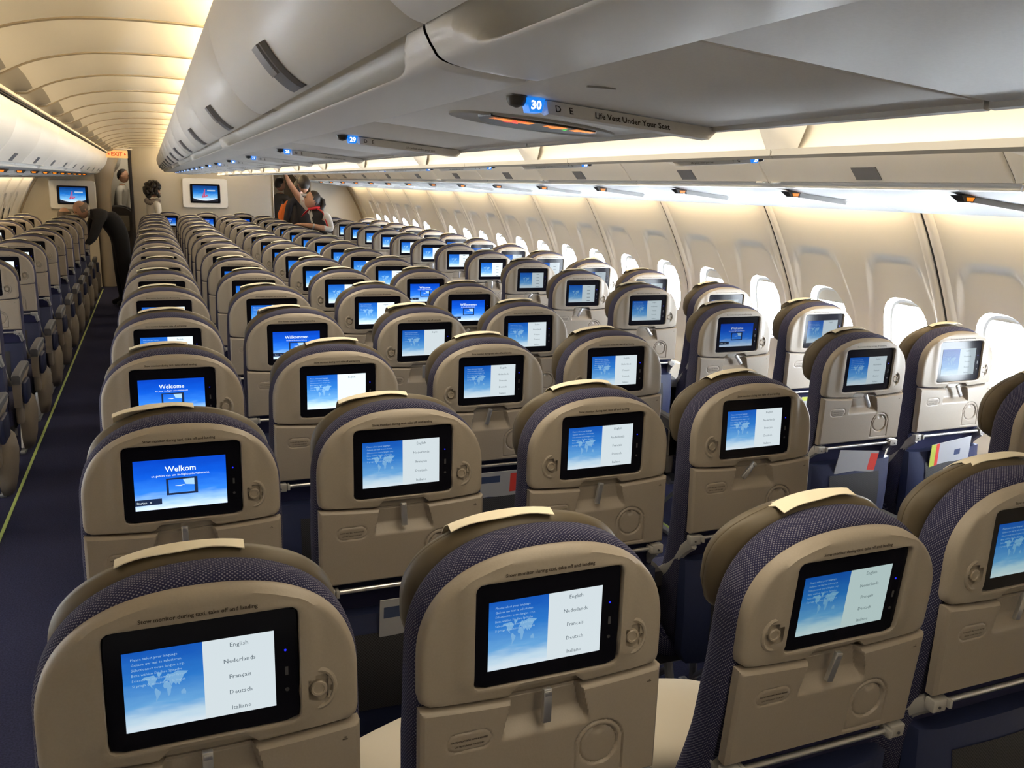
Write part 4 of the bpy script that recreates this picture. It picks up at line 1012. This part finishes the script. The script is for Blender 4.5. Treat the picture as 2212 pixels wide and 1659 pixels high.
# forward cabin glimpsed through the doorway: bin, wall and seats
bm = bmesh.new(); rings(bm, [[(-x, y, z) for x, z in [(a[0]-.10, a[1]) for a in od]+[(1.9, 1.72), (1.9, 2.05)]] for y in (15.5, 16.6, 17.9)]); tag(obj('forward_bin', bm, M_bin), 'cream overhead bin beyond the doorway under the exit sign', 'bin')
bm = bmesh.new(); box(bm, (-1.3, 18.3, 1.1), (1.6, .05, 2.2)); tag(obj('wall_forward', bm, M_wall), kind='structure')
T = tag(empty('galley_lamp', (-1.2, 17.2, 2.3)), 'warm ceiling lamp in the forward cabin past the exit sign', 'lamp'); bm = bmesh.new(); box(bm, (0, 0, 0), (.5, 1.2, .03), .005); obj('diffuser', bm, mat('forward_lamp', (1, 1, 1, 1), .5, emit=(1, .85, .62, 1), es=4.0), T)
T = tag(empty('galley_lamp', (1.45, 16.8, 2.3)), 'warm ceiling lamp behind the crew by the forward door', 'lamp'); bm = bmesh.new(); box(bm, (0, 0, 0), (.5, 1.2, .03), .005); obj('diffuser', bm, bpy.data.materials['forward_lamp'], T)
for i, (x, y) in enumerate(((-1.28, 15.8), (-1.28, 16.6))):
    bm = bmesh.new(); out = polar(arch_outline(.23, 1.05, 1.22, .45), (0, .95), 64)
    T = tag(empty('cabin_seat', (x, y, 0)), 'grey seat back beyond the doorway beneath the white-shirted man, %s one' % ('nearer', 'further')[i], 'seat', 'seats in the forward cabin')
    rings(bm, [[(a, 0, b) for a, b in shrink(out, (0, .95), .01)], [(a, .02, b) for a, b in out], [(a, .10, b) for a, b in out], [(a, .12, b) for a, b in shrink(out, (0, .95), .03)]]); obj('backrest', bm, M_greyc, T)
    bm = bmesh.new(); box(bm, (0, -.005, .95), (.34, .02, .26), .02); obj('back_shell', bm, mat('grey_shell', (.35, .33, .30, 1), .5) if not i else bpy.data.materials['grey_shell'], T)
    bm = bmesh.new(); box(bm, (0, .33, .42), (.46, .45, .12), .03); box(bm, (0, .3, .18), (.05, .3, .36), .01); obj('seat_cushion', bm, M_greyc, T)
# dark cupboard and open bin lid behind the crew
bm = bmesh.new(); box(bm, (1.9, 16.2, 1.0), (.9, .04, 2.0), .004); tag(obj('wall_galley', bm, M_frame, smooth=False), kind='structure')

# ------------------------------------------------------------------ people
def skin_body(name, joints, bones, root_i, mats, zone, parent, sub=2):
    me = bpy.data.meshes.new(name); me.from_pydata([j[0] for j in joints], bones, []); me.update()
    o = bpy.data.objects.new(name, me); COL.objects.link(o)
    bm = bmesh.new(); bm.from_mesh(me); ly = bm.verts.layers.skin.verify(); bm.verts.ensure_lookup_table()
    for i, v in enumerate(bm.verts): 
        r = joints[i][1]; v[ly].radius = r if isinstance(r, tuple) else (r, r); v[ly].use_root = (i == root_i)
    bm.to_mesh(me); bm.free()
    s = o.modifiers.new('s', 'SKIN'); s.use_smooth_shade = True; s.branch_smoothing = .6
    u = o.modifiers.new('u', 'SUBSURF'); u.levels = sub; u.render_levels = sub
    bpy.context.view_layer.update()
    m2 = bpy.data.meshes.new_from_object(o.evaluated_get(bpy.context.evaluated_depsgraph_get())); m2.name = name
    bpy.data.objects.remove(o); bpy.data.meshes.remove(me)
    m2.materials.clear()
    for x in mats: m2.materials.append(x)
    for p in m2.polygons: p.material_index = zone(p.center); p.use_smooth = True
    o = bpy.data.objects.new(name, m2); COL.objects.link(o); o.parent = parent; return o
def head_mesh(face_i=0):
    """unit head about origin (chin down -z, face -y), height .23"""
    bm = bmesh.new(); bmesh.ops.create_uvsphere(bm, u_segments=28, v_segments=20, radius=1)
    for v in bm.verts:
        x, y, z = v.co; zz = z
        w = .076*(1-.22*max(0, -z)**1.5); d = .096
        v.co = Vector((x*w, y*d*(1-.12*max(0, -z)) + .006, z*.115))
        if y < -.2 and z < -.2: v.co.y -= .010*(-z)        # jaw forward
        if y < -.75: v.co.y *= .95
        r = math.hypot(x/.16, (z+.05)/.22)
        if y < -.5: v.co.y -= .026*max(0, 1-r)               # nose
        re = min(math.hypot((x-.36)/.2, (z-.08)/.14), math.hypot((x+.36)/.2, (z-.08)/.14))
        if y < -.4: v.co.y += .008*max(0, 1-re)
        if abs(x) > .9 and abs(y) < .3 and abs(z) < .3: v.co.x *= 1.04
    for s in (-1, 1):
        lathe(bm, (s*.027, -.088, .010), [(.0085, .006), (.0085, 0), (.006, -.003), (.001, -.004)], 'y', 10, 1)
        lathe(bm, (s*.077, .008, -.002), [(.004, .010), (.020, .012), (.024, .002), (.018, -.004), (.004, -.002)], 'y', 12, 0, sx=.4)
        box(bm, (s*.027, -.094, .024), (.026, .006, .005), .002, 1)
    box(bm, (0, -.094, -.052), (.036, .008, .010), .003, 2)
    return bm
def hair_mesh(style):
    bm = bmesh.new()
    if style == 'curly':
        rnd = random.Random(3)
        for i in range(90):
            a = rnd.uniform(0, 2*PI); zz = rnd.uniform(-.75, 1); r = math.sqrt(max(0, 1-zz*zz)); x, y = r*math.cos(a), r*math.sin(a)
            if y < -.55 and zz < .4: continue
            c = Vector((x*.125, y*.130+.02, zz*.14+.01)); rr = rnd.uniform(.028, .044)
            t = bmesh.ops.create_icosphere(bm, subdivisions=1, radius=rr)
            bmesh.ops.translate(bm, vec=c, verts=t['verts'])
        return bm
    bmesh.ops.create_uvsphere(bm, u_segments=24, v_segments=18, radius=1)
    kill = []
    for v in bm.verts:
        x, y, z = v.co
        lim = {'short': (-.62), 'pony': (-.45), 'bald': (-.3)}[style]
        if z < lim or (y < -.08-.95*(z-.22) if style != 'bald' else y < -.5): kill.append(v)
        if style == 'bald' and z > .55 and y < .75: kill.append(v)
        v.co = Vector((x*.084, y*.105+.010, z*.124+.004))
    bmesh.ops.delete(bm, geom=list(set(kill)), context='VERTS')
    bmesh.ops.solidify(bm, geom=bm.faces[:], thickness=.010)
    if style == 'pony':
        tube(bm, [(0, .10, .06), (0, .135, .05), (.0, .155, .0), (.01, .155, -.09), (.015, .14, -.18), (.015, .13, -.24)], [.02, .026, .036, .038, .028, .006], 12)
    return bm
def person(name, label, loc, rz, J, B, mats, zone, headpos, headrot, skin, hair, hairm, group=None, extras=None, scale=1.0, hidehead=False):
    T = empty(name, loc, rz); T.scale = (scale,)*3; tag(T, label, 'person', group)
    skin_body('body', J, B, 0, mats, zone, T)
    h = obj('head', head_mesh(), [skin, M_hair, M_lip], T, angle=70); h.location = headpos; h.rotation_euler = headrot
    g = obj('hair', hair_mesh(hair), hairm, h, angle=70)
    if extras: extras(T, h)
    return T
def hand(J, B, wi, wrist, d, up, s=1.0):
    """palm and five fingers from joint index wi"""
    d = Vector(d).normalized(); up = Vector(up).normalized(); sd = d.cross(up).normalized(); w = Vector(wrist)
    J.append((tuple(w+d*.045*s), (.020*s, .030*s))); pi = len(J)-1; B.append((wi, pi))
    for i, (o, l) in enumerate(((-.028, .062), (-.010, .074), (.010, .070), (.028, .052))):
        a = w+d*.085*s+sd*o*s; b = a+d*l*.55*s-up*.008*s; c = b+d*l*.4*s-up*.022*s
        J.append((tuple(a), .0095*s)); B.append((pi, len(J)-1)); J.append((tuple(b), .0085*s)); B.append((len(J)-2, len(J)-1)); J.append((tuple(c), .007*s)); B.append((len(J)-2, len(J)-1))
    a = w+d*.03*s+sd*-.040*s; b = a+d*.035*s+sd*-.014*s
    J.append((tuple(a), .010*s)); B.append((pi, len(J)-1)); J.append((tuple(b), .008*s)); B.append((len(J)-2, len(J)-1))

# crew member reaching up into the middle bin; world x 1.24, y 11.4, body turned towards the bins (-x)
J = [((0, 0, .92), .125), ((0, 0, 1.05), .115), ((-.02, 0, 1.20), .125), ((-.05, 0, 1.31), .105), ((-.085, 0, 1.385), .05),
     ((.0, .085, .86), .09), ((0, .09, .48), .06), ((.02, .09, .09), .04), ((-.10, .09, .03), .035),
     ((.0, -.085, .86), .09), ((.02, -.09, .48), .06), ((.04, -.09, .09), .04), ((-.08, -.09, .03), .035),
     ((-.10, .15, 1.35), .055), ((-.24, .18, 1.50), .047), ((-.36, .16, 1.68), .036), ((-.40, .14, 1.76), .026),
     ((.05, -.15, 1.29), .058), ((.10, -.21, 1.12), .045), ((-.14, -.26, 1.165), .036), ((-.27, -.25, 1.185), .026)]
B = [(0, 1), (1, 2), (2, 3), (3, 4), (0, 5), (5, 6), (6, 7), (7, 8), (0, 9), (9, 10), (10, 11), (11, 12), (3, 13), (13, 14), (14, 15), (15, 16), (3, 17), (17, 18), (18, 19), (19, 20)]
hand(J, B, 16, (-.40, .14, 1.76), (-.15, -.05, .5), (-1, 0, 0), .9); hand(J, B, 20, (-.27, -.25, 1.185), (-1, .1, 0), (0, 0, 1), .9)
def zone(c):
    if c.z > 1.36 and abs(c.y) < .07 and c.x < -.03 and c.z < 1.45 and c.x > -.13: return 0
    if c.y > .10 and c.z > 1.28: return 1 if c.x > -.235 else 0
    if c.y < -.115 and c.z > 1.0: return 1 if c.x > -.0 else 0
    if c.y > .08 and c.z > 1.2: return 1
    if c.z > .8: return 1 if (c.x < -.115 and c.z > 1.18 and abs(c.y) < .05) else 2
    if c.z > .5: return 2
    return 3
def ex(T, h):
    bm = bmesh.new(); P = [(-.085+.062*math.cos(a), .065*math.sin(a), 1.385+.012*math.cos(a)) for a in [2*PI*i/16 for i in range(17)]]; tube(bm, P, .017, 8)
    tube(bm, [(-.14, .0, 1.375), (-.19, .05, 1.32), (-.23, .09, 1.27)], [.016, .028, .010], 8, flat=.4)
    tube(bm, [(-.05, -.06, 1.38), (.02, -.14, 1.33), (.05, -.19, 1.22), (.06, -.205, 1.13)], [.016, .032, .034, .020], 8, flat=.4); obj('neck_scarf', bm, M_red, T)
    bm = bmesh.new(); tube(bm, [(-.135, -.26, 1.163), (-.155, -.26, 1.167)], .036, 12); obj('wrist_watch', bm, M_silver, T)
person('person', 'crew woman with dark ponytail and red scarf reaching up to the bins', (1.25, 11.4, 0), 0, J, B, [M_skin, M_shirt, M_vest, M_suit], zone, (-.115, .0, 1.485), (-.35, .18, -PI/2-.15), M_skin, 'pony', M_hair, 'crew by the forward door', ex)
# simple standing crew
def standing(label, x, y, rz, h, mats, zonef, hair, hairm, skin, group, extras=None, lean=0):
    s = h/1.78
    J = [((0, 0, .95), .14), ((0, lean*.3, 1.12), .13), ((0, lean*.7, 1.30), .145), ((0, lean, 1.44), .10), ((0, lean*1.1, 1.53), .052),
         ((.09, 0, .88), .09), ((.10, 0, .48), .062), ((.10, .02, .09), .045), ((.10, -.12, .04), .038), ((-.09, 0, .88), .09), ((-.10, 0, .48), .062), ((-.10, .02, .09), .045), ((-.10, -.12, .04), .038),
         ((.19, lean, 1.42), .062), ((.25, lean, 1.15), .048), ((.22, lean-.15, .95), .038), ((.20, lean-.22, .90), .028), ((-.19, lean, 1.42), .062), ((-.25, lean, 1.15), .048), ((-.22, lean-.15, .95), .038), ((-.20, lean-.22, .90), .028)]
    B = [(0, 1), (1, 2), (2, 3), (3, 4), (0, 5), (5, 6), (6, 7), (7, 8), (0, 9), (9, 10), (10, 11), (11, 12), (3, 13), (13, 14), (14, 15), (15, 16), (3, 17), (17, 18), (18, 19), (19, 20)]
    hand(J, B, 16, J[16][0], (0, -.7, -.5), (0, -.5, .7)); hand(J, B, 20, J[20][0], (0, -.7, -.5), (0, -.5, .7))
    return person('person', label, (x, y, 0), rz, J, B, mats, zonef, (0, lean*1.15-.02, 1.655), (0, 0, 0), skin, hair, hairm, group, extras, s)
zv = lambda c: 0 if c.z > 1.50 or (c.z < 1.0 and abs(c.x) > .16) else (1 if (abs(c.x) > .17 and c.z > .95) else 2)
def collar(T, h):
    bm = bmesh.new(); tube(bm, [(.066*math.cos(a), .0+.062*math.sin(a), 1.515) for a in [2*PI*i/14 for i in range(15)]], .016, 8); obj('shirt_collar', bm, M_shirt, T)
standing('man with short dark hair and black vest behind the crew woman', 1.22, 12.5, PI, 1.80, [M_skin, M_vest, M_vest], zv, 'short', M_hair, M_skin, 'crew by the forward door', collar)
def viz(T, h):
    bm = bmesh.new(); tube(bm, [(-.24, 0, 1.36), (-.26, .01, 1.22), (-.25, .0, 1.10)], [.04, .07, .06], 10); tube(bm, [(.24, 0, 1.40), (.27, .01, 1.25), (.26, .0, 1.10)], [.04, .07, .06], 10); obj('vest_sleeves', bm, M_hiviz, T)
standing('figure in an orange work vest half hidden behind the crew', 1.27, 13.3, 2.6, 1.74, [M_skin2, M_hiviz, M_vest], zv, 'short', M_hair, M_skin2, 'crew by the forward door', viz)
standing('figure in a grey top standing in the dark forward doorway', 1.32, 15.75, 2.2, 1.78, [M_skin, M_greyc, M_greyc], zv, 'short', M_hair, M_skin, 'crew by the forward door')
standing('man in a white shirt facing away beyond the exit sign', -1.34, 17.8, 1.3, 1.84, [M_skin, M_shirt, M_shirt], zv, 'short', M_hair, M_skin, None, None, -.10)
# curly haired woman standing at the front row, face down
standing('woman with dark curly hair and patterned scarf at the front row', -.73, 14.80, 1.9, 1.62, [M_skin, M_white, M_white], zv, 'curly', M_hair, M_skin, None,
         lambda T, h: obj('scarf', tube(bmesh.new(), [(.10*math.cos(a), .02+.09*math.sin(a), 1.47+.02*math.sin(2*a)) for a in [2*PI*i/18 for i in range(19)]], .042, 10), M_scarfg, T))
# man in black suit bending over the far aisle seats
J = [((.02, 0, .98), .18), ((-.04, -.03, 1.10), .18), ((-.13, -.06, 1.19), .175), ((-.23, -.08, 1.235), .14), ((-.33, -.10, 1.25), .06),
     ((.03, .08, .88), .12), ((.02, .10, .48), .09), ((.02, .10, .09), .05), ((-.12, .10, .04), .04), ((.03, -.09, .88), .12), ((.05, -.12, .48), .09), ((.06, -.13, .09), .05), ((-.08, -.13, .04), .04),
     ((-.25, .12, 1.19), .08), ((-.34, .16, .95), .055), ((-.46, .10, .78), .042), ((-.52, .06, .74), .028), ((-.22, -.27, 1.17), .08), ((-.32, -.30, .92), .055), ((-.48, -.24, .80), .042), ((-.55, -.20, .78), .028)]
B = [(0, 1), (1, 2), (2, 3), (3, 4), (0, 5), (5, 6), (6, 7), (7, 8), (0, 9), (9, 10), (10, 11), (11, 12), (3, 13), (13, 14), (14, 15), (15, 16), (3, 17), (17, 18), (18, 19), (19, 20)]
hand(J, B, 16, J[16][0], (-1, -.2, -.4), (0, 0, 1)); hand(J, B, 20, J[20][0], (-1, .2, -.4), (0, 0, 1))
zs_ = lambda c: 1 if (c.x < -.485 and c.z < .85) else (2 if c.x < -.365 and c.z > 1.08 else 0)
person('person', 'balding man in a black suit bending over the far aisle seats', (-1.20, 12.6, 0), .12, J, B, [M_suit, M_skin2, M_skin2], zs_, (-.42, -.12, 1.27), (.45, .0, -PI/2+.5), M_skin2, 'bald', M_hairg, None,
       lambda T, h: obj('shirt_collar', tube(bmesh.new(), [(-.33, -.10+.062*math.cos(a), 1.25+.062*math.sin(a)) for a in [2*PI*i/14 for i in range(15)]], .016, 8), M_shirt, T))
# passenger seated below him: only the top of the head shows
J = [((0, .25, .58), .15), ((0, .22, .75), .14), ((0, .22, .93), .15), ((0, .23, 1.02), .09), ((0, .24, 1.08), .05), ((.10, .45, .55), .085), ((.11, .66, .52), .065), ((.11, .68, .10), .045), ((-.10, .45, .55), .085), ((-.11, .66, .52), .065), ((-.11, .68, .10), .045),
     ((.19, .24, 1.0), .06), ((.22, .30, .78), .045), ((.12, .48, .66), .035), ((-.19, .24, 1.0), .06), ((-.22, .30, .78), .045), ((-.12, .48, .66), .035)]
B = [(0, 1), (1, 2), (2, 3), (3, 4), (0, 5), (5, 6), (6, 7), (0, 8), (8, 9), (9, 10), (3, 11), (11, 12), (12, 13), (3, 14), (14, 15), (15, 16)]
hand(J, B, 13, J[13][0], (-.3, 1, -.2), (0, 0, 1)); hand(J, B, 16, J[16][0], (.3, 1, -.2), (0, 0, 1))
person('person', 'seated passenger whose head top shows above a far aisle seat', (-1.80, 12.30, 0), 0, J, B, [M_greyc, M_skin2], lambda c: 1 if (c.z > 1.06 or (c.y > .47 and c.z > .6)) else 0, (0, .24, 1.18), (0, 0, PI), M_skin2, 'bald', M_hairg)
